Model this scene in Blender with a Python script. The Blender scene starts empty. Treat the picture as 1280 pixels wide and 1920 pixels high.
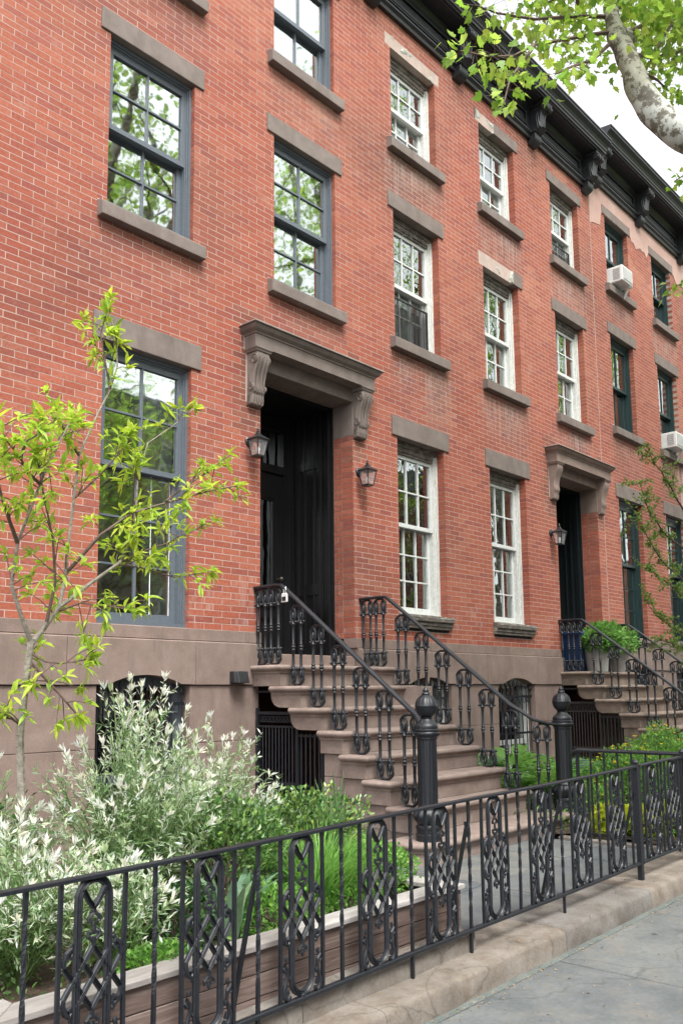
import bpy, bmesh, math, random
from mathutils import Vector, Matrix, noise
R = math.radians
random.seed(7)
sc = bpy.context.scene
COL = sc.collection

# ------------------------------------------------------------------ camera, sky, sun, exposure
cam = bpy.data.cameras.new('camera')
cam.sensor_fit = 'VERTICAL'; cam.sensor_height = 36.0
cam.lens = 1642.19 / 1920 * 36.0
cam.shift_y = (1085.0 - 960.0) / 1920
cam.clip_start = 0.05; cam.clip_end = 400
camo = bpy.data.objects.new('camera', cam); COL.objects.link(camo)
yaw, pitch, roll = 0.8369, 0.1283, -0.0104
_f = Vector((math.sin(yaw)*math.cos(pitch), math.cos(yaw)*math.cos(pitch), math.sin(pitch)))
_r = Vector((math.cos(yaw), -math.sin(yaw), 0)); _u = _r.cross(_f)
_r2 = _r*math.cos(roll) + _u*math.sin(roll); _u2 = -_r*math.sin(roll) + _u*math.cos(roll)
CAM = Vector((0, -6.621, 1.392))
camo.matrix_world = Matrix(((_r2.x, _u2.x, -_f.x, CAM.x), (_r2.y, _u2.y, -_f.y, CAM.y), (_r2.z, _u2.z, -_f.z, CAM.z), (0, 0, 0, 1)))
sc.camera = camo

world = bpy.data.worlds.new('World'); sc.world = world; world.use_nodes = True
wn = world.node_tree.nodes; wl = world.node_tree.links
bg = wn['Background']
sky = wn.new('ShaderNodeTexSky'); sky.sky_type = 'NISHITA'; sky.sun_disc = False
SUN_EL, SUN_AZ = 58.0, 205.0          # azimuth of the sun, from +Y clockwise
sky.sun_elevation = R(SUN_EL); sky.sun_rotation = R(SUN_AZ)
sky.air_density = 1.0; sky.dust_density = 3.0; sky.ozone_density = 1.0
hs = wn.new('ShaderNodeHueSaturation'); hs.inputs['Saturation'].default_value = 0.10
wl.new(sky.outputs[0], hs.inputs['Color']); wl.new(hs.outputs[0], bg.inputs['Color'])
bg.inputs['Strength'].default_value = 0.15
sun = bpy.data.lights.new('sun', 'SUN'); sun.energy = 1.3; sun.angle = R(22); sun.color = (1, .97, .92)
suno = bpy.data.objects.new('sun', sun); COL.objects.link(suno)
_d = Vector((math.sin(R(SUN_AZ))*math.cos(R(SUN_EL)), math.cos(R(SUN_AZ))*math.cos(R(SUN_EL)), math.sin(R(SUN_EL))))
suno.rotation_euler = (-_d).to_track_quat('-Z', 'Y').to_euler(); suno.location = (0, -10, 30)
vs = sc.view_settings
vs.view_transform = 'Standard'; vs.look = 'None'; vs.gamma = 1; vs.use_curve_mapping = False
vs.exposure = 1.72
sc.cycles.max_bounces = 6; sc.cycles.diffuse_bounces = 2; sc.cycles.glossy_bounces = 3; sc.cycles.transmission_bounces = 2; sc.cycles.transparent_max_bounces = 6
sc.display_settings.display_device = 'sRGB'

# ------------------------------------------------------------------ mesh helpers
class MB:
    def __init__(s): s.v = []; s.f = []; s.c = None
    def add(s, vs, fs, col=None):
        n = len(s.v); s.v += [tuple(p) for p in vs]; s.f += [tuple(n+i for i in f) for f in fs]
        if col is not None:
            if s.c is None: s.c = []
            s.c += ([col]*len(vs) if not isinstance(col, list) else col)
        return s
    def box(s, x0, x1, y0, y1, z0, z1, col=None, back=True):
        v = [(x0,y0,z0),(x1,y0,z0),(x1,y1,z0),(x0,y1,z0),(x0,y0,z1),(x1,y0,z1),(x1,y1,z1),(x0,y1,z1)]
        f = [(0,1,5,4),(1,2,6,5),(3,0,4,7),(4,5,6,7),(0,3,2,1)]
        if back: f.append((2,3,7,6))
        return s.add(v, f, col)
    def prism(s, poly, axis, a0, a1):
        def P(p, a):
            return (a,p[0],p[1]) if axis == 0 else ((p[0],a,p[1]) if axis == 1 else (p[0],p[1],a))
        n = len(poly)
        v = [P(p,a0) for p in poly] + [P(p,a1) for p in poly]
        f = [tuple(range(n)), tuple(range(2*n-1, n-1, -1))] + [(i,i+n,(i+1)%n+n,(i+1)%n) for i in range(n)]
        return s.add(v, f)
    def rings(s, rs, cap=True, closed=True):
        n = len(rs[0]); v = [p for r in rs for p in r]; f = []
        for k in range(len(rs)-1):
            for i in range(n if closed else n-1):
                j = (i+1) % n
                f.append((k*n+i, k*n+j, (k+1)*n+j, (k+1)*n+i))
        if cap: f += [tuple(range(n-1,-1,-1)), tuple((len(rs)-1)*n+i for i in range(n))]
        return s.add(v, f)
    def tube(s, pts, rad, n=6, cap=True, ell=None):
        pts = [Vector(p) for p in pts]; m = len(pts)
        if not isinstance(rad, (list, tuple)): rad = [rad]*m
        rs = []; prev = None
        for i, p in enumerate(pts):
            d = (pts[min(i+1,m-1)]-pts[max(i-1,0)])
            if d.length < 1e-9: d = Vector((0,0,1))
            d.normalize()
            if prev is None:
                a = Vector((1,0,0)) if abs(d.x) < .8 else Vector((0,1,0))
                a = (a - d*a.dot(d)).normalized()
            else:
                a = (prev - d*prev.dot(d)); a = a.normalized() if a.length > 1e-6 else prev
            prev = a; b = d.cross(a)
            rs.append([tuple(p + (a*math.cos(2*math.pi*k/n) + b*math.sin(2*math.pi*k/n))*rad[i]) for k in range(n)])
        return s.rings(rs, cap)
    def bar(s, p, q, w, h, up=(0,0,1)):
        p = Vector(p); q = Vector(q); d = (q-p).normalized(); u = Vector(up); u = (u-d*u.dot(d))
        if u.length < 1e-4: u = Vector((1,0,0)); u = u-d*u.dot(d)
        u.normalize(); r = d.cross(u)
        rs = [[tuple(c + r*a*w/2 + u*b*h/2) for a, b in ((-1,-1),(1,-1),(1,1),(-1,1))] for c in (p, q)]
        return s.rings(rs)
    def lathe(s, prof, c=(0,0,0), n=16, flute=None):
        rs = []
        for q in prof:
            r, z = q[0], q[1]; fl = q[2] if len(q) > 2 else 0
            ring = []
            for k in range(n):
                t = 2*math.pi*k/n; q2 = r*(1+fl*math.cos(flute*t)) if flute else r
                ring.append((c[0]+q2*math.cos(t), c[1]+q2*math.sin(t), c[2]+z))
            rs.append(ring)
        return s.rings(rs)
    def rr(s, x0, x1, yf, yb, prof, capt=True, capb=True):
        """front moulding with mitred returns: prof = [(offset, z)] upward; yf front (street), yb back"""
        rs = [[(x0-o,yb,z),(x0-o,yf-o,z),(x1+o,yf-o,z),(x1+o,yb,z)] for o, z in prof]
        n = len(s.v); s.rings(rs, cap=False, closed=True)
        m = len(prof)
        if capb: s.f.append((n+3,n+2,n+1,n))
        if capt: s.f.append(tuple(n+(m-1)*4+i for i in range(4)))
        return s
    def sphere(s, c, r, nu=8, nv=6, sc3=(1,1,1)):
        prof = [(max(1e-4,math.sin(math.pi*i/nv)*r), -math.cos(math.pi*i/nv)*r) for i in range(nv+1)]
        rs = [[(c[0]+q*math.cos(2*math.pi*k/nu)*sc3[0], c[1]+q*math.sin(2*math.pi*k/nu)*sc3[1], c[2]+z*sc3[2]) for k in range(nu)] for q, z in prof]
        return s.rings(rs)

WLOC = {}
def wloc(o): return WLOC.get(o.name, Vector((0,0,0))) if o else Vector((0,0,0))
def mesh_of(mb, name, center):
    me = bpy.data.meshes.new(name)
    me.from_pydata([(p[0]-center.x, p[1]-center.y, p[2]-center.z) for p in mb.v], [], mb.f)
    if mb.c:
        a = me.color_attributes.new('Col', 'FLOAT_COLOR', 'POINT')
        flat = []
        for c in mb.c: flat += (list(c) if len(c) == 4 else list(c)+[0.0])
        a.data.foreach_set('color', flat)
    return me
def tag(o, label=None, cat=None, group=None, kind=None):
    if label: o['label'] = label
    if cat: o['category'] = cat
    if group: o['group'] = group
    if kind: o['kind'] = kind
    return o
def build(mb, name, mat, parent=None, smooth=False, bev=0, label=None, cat=None, group=None, kind=None, base=False, ang=40, recalc=True):
    xs = [p[0] for p in mb.v]; ys = [p[1] for p in mb.v]; zs = [p[2] for p in mb.v]
    c = Vector(((min(xs)+max(xs))/2, (min(ys)+max(ys))/2, min(zs) if base else (min(zs)+max(zs))/2))
    me = mesh_of(mb, name, c)
    if recalc:
        bm = bmesh.new(); bm.from_mesh(me); bmesh.ops.recalc_face_normals(bm, faces=bm.faces); bm.to_mesh(me); bm.free()
    if smooth:
        me.polygons.foreach_set('use_smooth', [True]*len(me.polygons)); me.set_sharp_from_angle(angle=R(ang))
    me.materials.append(M[mat])
    o = bpy.data.objects.new(name, me); COL.objects.link(o)
    o.location = c - wloc(parent)
    if parent: o.parent = parent
    WLOC[o.name] = c
    if bev:
        b = o.modifiers.new('bevel', 'BEVEL'); b.width = bev; b.segments = 2; b.limit_method = 'ANGLE'; b.angle_limit = R(40)
    tag(o, label, cat, group, kind)
    return o
def inst(o, name, loc, parent=None, rot=None, scale=None):
    """another piece with the same mesh, at world loc"""
    c = bpy.data.objects.new(name, o.data); COL.objects.link(c)
    c.location = Vector(loc) - wloc(parent)
    if parent: c.parent = parent
    if rot: c.rotation_euler = rot
    if scale: c.scale = scale
    for m in o.modifiers:
        if m.type == 'BEVEL':
            b = c.modifiers.new('bevel', 'BEVEL'); b.width = m.width; b.segments = 2; b.limit_method = 'ANGLE'; b.angle_limit = R(40)
    WLOC[c.name] = Vector(loc)
    return c
def thing(name, loc, label, cat, group=None):
    o = bpy.data.objects.new(name, None); COL.objects.link(o); o.location = loc; o.empty_display_size = .2
    WLOC[o.name] = Vector(loc)
    return tag(o, label, cat, group)
def dup(root, delta, label=None, group=None, skip=()):
    def cp(o, par):
        c = o.copy(); COL.objects.link(c); c.parent = par; WLOC[c.name] = wloc(o)+Vector(delta)
        for ch in kids.get(o, ()): cp(ch, c)
        return c
    kids = {}
    for o in list(COL.objects):
        if o.parent: kids.setdefault(o.parent, []).append(o)
    r = cp(root, None); r.location = Vector(root.location)+Vector(delta)
    if label: r['label'] = label
    if group: r['group'] = group
    return r
def gz(x): return .015*(x-3.5)
def arc(cx, cz, rx, rz, a0, a1, n): return [(cx+rx*math.cos(R(a0+(a1-a0)*i/n)), cz+rz*math.sin(R(a0+(a1-a0)*i/n))) for i in range(n+1)]

# ------------------------------------------------------------------ materials
M = {}
def nmat(name):
    m = bpy.data.materials.new(name); m.use_nodes = True; M[name] = m
    t = m.node_tree; return m, t.nodes, t.links, t.nodes['Principled BSDF']
def N(nt, typ, **kw):
    n = nt.new(typ)
    for k, v in kw.items():
        if k.startswith('i_'): n.inputs[k[2:].replace('_',' ')].default_value = v
        else: setattr(n, k, v)
    return n
def ramp(nt, stops):
    r = nt.new('ShaderNodeValToRGB'); e = r.color_ramp.elements
    while len(e) < len(stops): e.new(.5)
    for i, (p, c) in enumerate(stops): e[i].position = p; e[i].color = (c[0],c[1],c[2],1)
    return r
def mixc(nt, lk, fac, a, b, mode='MIX'):
    m = nt.new('ShaderNodeMix'); m.data_type = 'RGBA'; m.blend_type = mode
    for sock, v in ((m.inputs[0],fac),(m.inputs[6],a),(m.inputs[7],b)):
        if hasattr(v, 'is_linked'): lk.new(v, sock)
        elif isinstance(v, (int,float)): sock.default_value = v
        else: sock.default_value = (v[0],v[1],v[2],1)
    return m.outputs[2]
def stone(name, c1, c2, c3, scale=6, rough=.85, bump=.25, grain=90, streak=0, stainc=None, stain=.0, objrand=0):
    """mottled stone / masonry: two scales of noise for colour, grain for relief"""
    m, nt, lk, P = nmat(name)
    g = N(nt,'ShaderNodeNewGeometry')
    n1 = N(nt,'ShaderNodeTexNoise', i_Scale=scale, i_Detail=8.0, i_Roughness=.65); lk.new(g.outputs['Position'], n1.inputs['Vector'])
    r = ramp(nt, [(.3,c1),(.5,c2),(.72,c3)]); lk.new(n1.outputs[0], r.inputs[0]); colr = r.outputs[0]
    n2 = N(nt,'ShaderNodeTexNoise', i_Scale=grain, i_Detail=4.0, i_Roughness=.7); lk.new(g.outputs['Position'], n2.inputs['Vector'])
    r2 = ramp(nt, [(.3,(.82,.82,.82)),(.7,(1.12,1.12,1.12))]); lk.new(n2.outputs[0], r2.inputs[0])
    colr = mixc(nt, lk, 1.0, colr, r2.outputs[0], 'MULTIPLY')
    if stainc:
        mp = N(nt,'ShaderNodeMapping'); mp.inputs['Scale'].default_value = (3.5,3.5,.7 if streak else 3.5)
        lk.new(g.outputs['Position'], mp.inputs[0])
        n3 = N(nt,'ShaderNodeTexNoise', i_Scale=1.4, i_Detail=6.0, i_Roughness=.7); lk.new(mp.outputs[0], n3.inputs['Vector'])
        r3 = ramp(nt, [(.5,(0,0,0)),(.68,(stain,)*3)]); lk.new(n3.outputs[0], r3.inputs[0])
        colr = mixc(nt, lk, r3.outputs[0], colr, stainc)
    if objrand:
        oi = N(nt,'ShaderNodeObjectInfo'); ro = ramp(nt, [(0,(.74,.76,.80)),(.5,(1,1,1)),(1,(1.18,1.12,1.04))]); lk.new(oi.outputs['Random'], ro.inputs[0])
        colr = mixc(nt, lk, 1.0, colr, ro.outputs[0], 'MULTIPLY')
        vo = N(nt,'ShaderNodeTexVoronoi', i_Scale=1.1, feature='DISTANCE_TO_EDGE'); nv = N(nt,'ShaderNodeTexNoise', i_Scale=3.0, i_Detail=6.0); lk.new(g.outputs['Position'], nv.inputs['Vector'])
        mv = N(nt,'ShaderNodeMix', data_type='VECTOR'); mv.inputs[0].default_value = .22; lk.new(g.outputs['Position'], mv.inputs[4]); lk.new(nv.outputs['Color'], mv.inputs[5]); lk.new(mv.outputs[1], vo.inputs['Vector'])
        rv = ramp(nt, [(0,(.45,.45,.45)),(.006,(1,1,1))]); lk.new(vo.outputs[0], rv.inputs[0]); colr = mixc(nt, lk, .6, colr, rv.outputs[0], 'MULTIPLY')
    lk.new(colr, P.inputs['Base Color']); P.inputs['Roughness'].default_value = rough
    b = N(nt,'ShaderNodeBump', i_Strength=bump, i_Distance=.006); lk.new(n2.outputs[0], b.inputs['Height'])
    b2 = N(nt,'ShaderNodeBump', i_Strength=bump*.8, i_Distance=.02); lk.new(n1.outputs[0], b2.inputs['Height']); lk.new(b.outputs[0], b2.inputs['Normal'])
    lk.new(b2.outputs[0], P.inputs['Normal'])
    return m
def paint(name, c, rough=.45, var=.25, bump=.12, scale=25, wear=None, wearamt=.5, wscale=(14,14,3), spec=.5):
    m, nt, lk, P = nmat(name)
    g = N(nt,'ShaderNodeNewGeometry')
    n1 = N(nt,'ShaderNodeTexNoise', i_Scale=scale, i_Detail=5.0); lk.new(g.outputs['Position'], n1.inputs['Vector'])
    r = ramp(nt, [(.3,tuple(x*(1-var) for x in c)),(.7,tuple(min(1,x*(1+var)) for x in c))]); lk.new(n1.outputs[0], r.inputs[0]); colr = r.outputs[0]
    if wear:
        mp = N(nt,'ShaderNodeMapping'); mp.inputs['Scale'].default_value = wscale; lk.new(g.outputs['Position'], mp.inputs[0])
        n3 = N(nt,'ShaderNodeTexNoise', i_Scale=2.0, i_Detail=7.0, i_Roughness=.75); lk.new(mp.outputs[0], n3.inputs['Vector'])
        r3 = ramp(nt, [(1-wearamt-.04,(0,0,0)),(1-wearamt+.04,(1,1,1))]); lk.new(n3.outputs[0], r3.inputs[0])
        colr = mixc(nt, lk, r3.outputs[0], colr, wear)
    lk.new(colr, P.inputs['Base Color']); P.inputs['Roughness'].default_value = rough
    P.inputs['Specular IOR Level'].default_value = spec
    b = N(nt,'ShaderNodeBump', i_Strength=bump, i_Distance=.004); lk.new(n1.outputs[0], b.inputs['Height']); lk.new(b.outputs[0], P.inputs['Normal'])
    return m
# brick: colour is given brick by brick (vertex colour x object colour), alpha = lime bloom
m, nt, lk, P = nmat('brick')
at = N(nt,'ShaderNodeAttribute', attribute_name='Col'); oi = N(nt,'ShaderNodeObjectInfo'); g = N(nt,'ShaderNodeNewGeometry')
c0 = mixc(nt, lk, 1.0, at.outputs['Color'], oi.outputs['Color'], 'MULTIPLY')
n1 = N(nt,'ShaderNodeTexNoise', i_Scale=38.0, i_Detail=6.0, i_Roughness=.7); lk.new(g.outputs['Position'], n1.inputs['Vector'])
r1 = ramp(nt, [(.28,(.66,.62,.62)),(.5,(1,1,1)),(.74,(1.25,1.4,1.45))]); lk.new(n1.outputs[0], r1.inputs[0])
c1 = mixc(nt, lk, 1.0, c0, r1.outputs[0], 'MULTIPLY')
n2 = N(nt,'ShaderNodeTexNoise', i_Scale=3.2, i_Detail=8.0, i_Roughness=.72); lk.new(g.outputs['Position'], n2.inputs['Vector'])
r2 = ramp(nt, [(.57,(0,0,0)),(.74,(.5,.5,.5))]); lk.new(n2.outputs[0], r2.inputs[0])
c2 = mixc(nt, lk, r2.outputs[0], c1, (.44,.25,.20))
mp = N(nt,'ShaderNodeMapping'); mp.inputs['Scale'].default_value = (16,16,1.6); lk.new(g.outputs['Position'], mp.inputs[0])
n3 = N(nt,'ShaderNodeTexNoise', i_Scale=1.0, i_Detail=5.0, i_Roughness=.6); lk.new(mp.outputs[0], n3.inputs['Vector'])
r3 = ramp(nt, [(.45,(0,0,0)),(.66,(1,1,1))]); lk.new(n3.outputs[0], r3.inputs[0])
al = N(nt,'ShaderNodeMath', operation='MULTIPLY'); lk.new(at.outputs['Alpha'], al.inputs[0]); lk.new(r3.outputs[0], al.inputs[1])
c3 = mixc(nt, lk, al.outputs[0], c2, (.50,.42,.38))
lk.new(c3, P.inputs['Base Color']); P.inputs['Roughness'].default_value = .88
b = N(nt,'ShaderNodeBump', i_Strength=.35, i_Distance=.004); lk.new(n1.outputs[0], b.inputs['Height']); lk.new(b.outputs[0], P.inputs['Normal'])

stone('mortar', (.33,.25,.213),(.40,.315,.272),(.47,.385,.345), 5, .95, .3, 160)
stone('brownstone', (.165,.118,.098),(.205,.149,.125),(.245,.183,.157), 3.6, .88, .35, 110, 1, (.12,.088,.073), .65)
stone('brownstone_step', (.165,.122,.102),(.222,.168,.143),(.28,.22,.19), 5.5, .85, .3, 120, 0, (.15,.115,.095), .55)
stone('brownstone_worn', (.14,.105,.085),(.20,.15,.12),(.27,.21,.17), 5, .92, .5, 80, 0, (.085,.085,.055), .8)
stone('lintel_stone', (.135,.108,.094),(.168,.136,.119),(.205,.168,.148), 5, .85, .25, 140, 1, (.105,.082,.07), .6)
stone('lintel_rough', (.26,.255,.22),(.37,.365,.32),(.47,.465,.42), 16, .95, 1.0, 45)
stone('coping_stone', (.098,.084,.071),(.152,.136,.119),(.21,.194,.175), 4, .9, .6, 75, 0, (.095,.068,.049), .7, objrand=1)
stone('bluestone', (.072,.080,.084),(.106,.115,.117),(.148,.155,.151), 2.6, .8, .45, 38, 0, (.145,.133,.118), .7, objrand=1)
stone('strip_mortar', (.07,.082,.078),(.105,.12,.112),(.14,.155,.142), 6, .9, .5, 60)
stone('asphalt', (.04,.04,.042),(.055,.055,.056),(.075,.074,.072), 9, .9, .5, 120)
stone('concrete', (.15,.15,.14),(.20,.195,.185),(.25,.245,.235), 2.5, .9, .3, 80)
stone('soil', (.028,.018,.012),(.06,.038,.025),(.12,.075,.048), 22, 1.0, 1.0, 60)
stone('plaster', (.36,.22,.185),(.41,.265,.225),(.46,.32,.28), 2, .9, .15, 60)
paint('iron', (.009,.0108,.0148), .44, .35, .25, 60, (.03,.022,.018), .30, (30,30,18))
paint('iron_old', (.020,.018,.018), .55, .35, .3, 60, (.075,.04,.026), .40, (25,25,12))
paint('cornice_paint', (.018,.019,.022), .42, .35, .3, 14, (.055,.053,.052), .36, (9,9,6))
paint('door_paint', (.009,.009,.010), .30, .2, .05, 20)
paint('green_door_paint', (.008,.012,.013), .4, .2, .05, 20)
paint('charcoal_frame', (.10,.118,.138), .4, .08, .03, 30)
paint('white_frame', (.56,.57,.54), .6, .10, .3, 30, (.25,.225,.19), .42, (75,75,7))
paint('white_sash', (.56,.58,.56), .5, .06, .1, 30, (.33,.31,.27), .40, (30,30,8))
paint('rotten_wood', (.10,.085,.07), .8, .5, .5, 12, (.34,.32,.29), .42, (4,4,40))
paint('green_frame', (.012,.032,.033), .42, .15, .05, 30)
paint('black_metal', (.018,.019,.021), .35, .2, .05, 40)
paint('white_plastic', (.68,.69,.67), .45, .05, .05, 10, (.50,.49,.46), .38, (8,8,4))
paint('grey_grille', (.36,.37,.37), .5, .1, .05, 40)
paint('blue_plastic', (.012,.04,.11), .4, .15, .05, 8)
paint('grey_pot', (.20,.185,.17), .75, .15, .2, 12)
paint('white_pot', (.50,.50,.48), .6, .1, .1, 12)
paint('curtain_white', (.78,.82,.82), .9, .06, .1, 8)
paint('curtain_mauve', (.27,.235,.235), .9, .12, .1, 8)
paint('blind', (.55,.53,.49), .8, .05, .1, 8)
paint('room', (.05,.05,.048), .9, .4, 0, 2)
paint('brass', (.06,.05,.035), .3, .1, .05, 30)
paint('steel_lock', (.62,.62,.60), .35, .1, .05, 30)
paint('stem_green', (.10,.15,.045), .7, .3, .1, 40)
paint('stem_brown', (.10,.075,.055), .8, .3, .3, 60)
paint('litter_mat', (.24,.17,.10), .9, .5, .2, 60)
paint('opposite_brick', (.12,.05,.038), .9, .25, .2, 8)
paint('opposite_trim', (.22,.18,.15), .9, .15, .2, 8)
for nm, col, a in (('screen', (.012,.012,.014), .62),):
    m, nt, lk, P = nmat(nm); tr = N(nt,'ShaderNodeBsdfTransparent'); mx = N(nt,'ShaderNodeMixShader'); mx.inputs[0].default_value = a
    P.inputs['Base Color'].default_value = (*col,1); P.inputs['Roughness'].default_value = .6
    out = nt['Material Output']; lk.new(tr.outputs[0], mx.inputs[1]); lk.new(P.outputs[0], mx.inputs[2]); lk.new(mx.outputs[0], out.inputs[0])
def glass(name, fac, tint, rough=.0, wav=0.0):
    m, nt, lk, P = nmat(name); tr = N(nt,'ShaderNodeBsdfTransparent'); gl = N(nt,'ShaderNodeBsdfGlossy'); mx = N(nt,'ShaderNodeMixShader')
    tr.inputs[0].default_value = (*tint,1); gl.inputs['Roughness'].default_value = rough; gl.inputs[0].default_value = (.92,.98,.97,1)
    lw = N(nt,'ShaderNodeFresnel'); lw.inputs[0].default_value = 1.5
    ad = N(nt,'ShaderNodeMath', operation='ADD'); ad.inputs[1].default_value = fac; ad.use_clamp = True; lk.new(lw.outputs[0], ad.inputs[0]); lk.new(ad.outputs[0], mx.inputs[0])
    if wav:
        g = N(nt,'ShaderNodeNewGeometry'); n = N(nt,'ShaderNodeTexNoise', i_Scale=5.0, i_Detail=1.0); lk.new(g.outputs['Position'], n.inputs['Vector'])
        b = N(nt,'ShaderNodeBump', i_Strength=wav, i_Distance=.01); lk.new(n.outputs[0], b.inputs['Height']); lk.new(b.outputs[0], gl.inputs['Normal'])
    lk.new(tr.outputs[0], mx.inputs[1]); lk.new(gl.outputs[0], mx.inputs[2]); lk.new(mx.outputs[0], nt['Material Output'].inputs[0])
glass('glass_coated', .48, (.78,.84,.82), .028, .08)
glass('glass_old', .30, (.82,.86,.84), 0, .28)
m, nt, lk, P = nmat('glass_lantern'); tr = N(nt,'ShaderNodeBsdfTransparent'); mx = N(nt,'ShaderNodeMixShader'); mx.inputs[0].default_value = .22
P.inputs['Base Color'].default_value = (.55,.56,.56,1); P.inputs['Roughness'].default_value = .08
lk.new(tr.outputs[0], mx.inputs[1]); lk.new(P.outputs[0], mx.inputs[2]); lk.new(mx.outputs[0], nt['Material Output'].inputs[0])
def leafmat(name, trans=.35, rough=.45):
    m, nt, lk, P = nmat(name); at = N(nt,'ShaderNodeAttribute', attribute_name='Col'); g = N(nt,'ShaderNodeNewGeometry')
    n = N(nt,'ShaderNodeTexNoise', i_Scale=30.0, i_Detail=3.0); lk.new(g.outputs['Position'], n.inputs['Vector'])
    r = ramp(nt, [(.3,(.8,.8,.8)),(.7,(1.15,1.15,1.15))]); lk.new(n.outputs[0], r.inputs[0])
    c = mixc(nt, lk, 1.0, at.outputs['Color'], r.outputs[0], 'MULTIPLY')
    lk.new(c, P.inputs['Base Color']); P.inputs['Roughness'].default_value = rough
    tl = N(nt,'ShaderNodeBsdfTranslucent'); lk.new(c, tl.inputs[0]); mx = N(nt,'ShaderNodeMixShader'); mx.inputs[0].default_value = trans
    lk.new(P.outputs[0], mx.inputs[1]); lk.new(tl.outputs[0], mx.inputs[2]); lk.new(mx.outputs[0], nt['Material Output'].inputs[0])
leafmat('leaf', .55, .5); leafmat('leaf_shiny', .2, .3); leafmat('petal', .4, .6)
# plane bark: pale, peeling in patches
m, nt, lk, P = nmat('plane_bark'); g = N(nt,'ShaderNodeNewGeometry')
n1 = N(nt,'ShaderNodeTexNoise', i_Scale=12.0, i_Detail=8.0, i_Roughness=.7); lk.new(g.outputs['Position'], n1.inputs['Vector'])
r1 = ramp(nt, [(.40,(.11,.10,.075)),(.478,(.17,.16,.125)),(.49,(.40,.41,.37)),(.7,(.54,.56,.52))]); lk.new(n1.outputs[0], r1.inputs[0])
n2 = N(nt,'ShaderNodeTexNoise', i_Scale=1.6, i_Detail=2.0); lk.new(g.outputs['Position'], n2.inputs['Vector'])
r2 = ramp(nt, [(.45,(.62,.60,.50)),(.6,(1,1,1))]); lk.new(n2.outputs[0], r2.inputs[0])
lk.new(mixc(nt, lk, 1.0, r1.outputs[0], r2.outputs[0], 'MULTIPLY'), P.inputs['Base Color']); P.inputs['Roughness'].default_value = .8
b = N(nt,'ShaderNodeBump', i_Strength=.4, i_Distance=.01); lk.new(n1.outputs[0], b.inputs['Height']); lk.new(b.outputs[0], P.inputs['Normal'])
paint('bark_grey', (.20,.18,.145), .85, .35, .5, 50, (.10,.08,.06), .42, (20,20,60))
paint('twig_brown', (.09,.055,.04), .7, .3, .2, 50)
# decking boards of the planter
def wood(name, a, b_, c):
    m, nt, lk, P = nmat(name); g = N(nt,'ShaderNodeNewGeometry'); mp = N(nt,'ShaderNodeMapping'); mp.inputs['Scale'].default_value = (1.3,14,22); lk.new(g.outputs['Position'], mp.inputs[0])
    n1 = N(nt,'ShaderNodeTexNoise', i_Scale=2.2, i_Detail=8.0, i_Roughness=.6, i_Distortion=1.2); lk.new(mp.outputs[0], n1.inputs['Vector'])
    r = ramp(nt, [(.3,a),(.5,b_),(.7,c)]); lk.new(n1.outputs[0], r.inputs[0]); oi = N(nt,'ShaderNodeObjectInfo')
    rr = ramp(nt, [(0,(.66,.62,.60)),(1,(1.2,1.2,1.2))]); lk.new(oi.outputs['Random'], rr.inputs[0])
    lk.new(mixc(nt, lk, 1.0, r.outputs[0], rr.outputs[0], 'MULTIPLY'), P.inputs['Base Color']); P.inputs['Roughness'].default_value = .75
    bb = N(nt,'ShaderNodeBump', i_Strength=.3, i_Distance=.004); lk.new(n1.outputs[0], bb.inputs['Height']); lk.new(bb.outputs[0], P.inputs['Normal'])
wood('planter_board', (.075,.05,.042),(.14,.10,.085),(.22,.17,.15))
wood('planter_cap_wood', (.26,.24,.225),(.34,.32,.305),(.42,.405,.39))

# ------------------------------------------------------------------ ground, pavements
g_ = MB(); g_.box(-60, 120, -60, 60, -1.6, -1.2)
build(g_, 'ground', 'soil', kind='structure')
def sheet(x0, x1, y0, y1, z, t=.3):
    mb = MB(); n = 8
    top = []
    for i in range(n+1):
        x = x0+(x1-x0)*i/n
        top += [(x,y0,z+gz(x)),(x,y1,z+gz(x)),(x,y0,z+gz(x)-t),(x,y1,z+gz(x)-t)]
    f = []
    for i in range(n):
        a = i*4; b_ = a+4
        f += [(a,b_,b_+1,a+1),(a+2,a+3,b_+3,b_+2),(a,a+2,b_+2,b_),(a+1,b_+1,b_+3,a+3)]
    f += [(0,1,3,2),(n*4,n*4+2,n*4+3,n*4+1)]
    return mb.add(top, f)
build(sheet(-20, 60, -13.6, -7.62, -.25), 'road', 'asphalt', kind='structure')
build(sheet(-20, 60, -17.5, -13.6, -.12), 'far_pavement', 'concrete', kind='structure')
build(sheet(-20, 60, -7.62, -7.45, -.125), 'kerb', 'coping_stone', kind='structure')
sidewalk = build(sheet(-20, 60, -7.45, -4.05, -.142), 'sidewalk', 'concrete', kind='structure')
def slab(x0, x1, y0, y1, z, t=.03, g=.006):
    mb = MB()
    v = []
    for x, y in ((x0+g,y0+g),(x1-g,y0+g),(x1-g,y1-g),(x0+g,y1-g)):
        v.append((x,y,z+gz(x)-t))
    for x, y in ((x0+g,y0+g),(x1-g,y0+g),(x1-g,y1-g),(x0+g,y1-g)):
        v.append((x,y,z+gz(x)+random.uniform(-.002,.002)))
    return mb.add(v, [(0,1,5,4),(1,2,6,5),(2,3,7,6),(3,0,4,7),(4,5,6,7)])
rnd = random.Random(3)
y = -4.075
for dep in (1.05, 1.22, 1.08):
    x = -2.0 + rnd.uniform(0,.8)
    while x < 18:
        w = rnd.uniform(1.25, 1.9)
        build(slab(x, x+w, y-dep, y, -.12), 'flagstone', 'bluestone', sidewalk, bev=.006)
        x += w
    y -= dep
walk = build(sheet(-4, 20, -4.03, .3, -.035), 'walkway', 'concrete', kind='structure')
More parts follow.
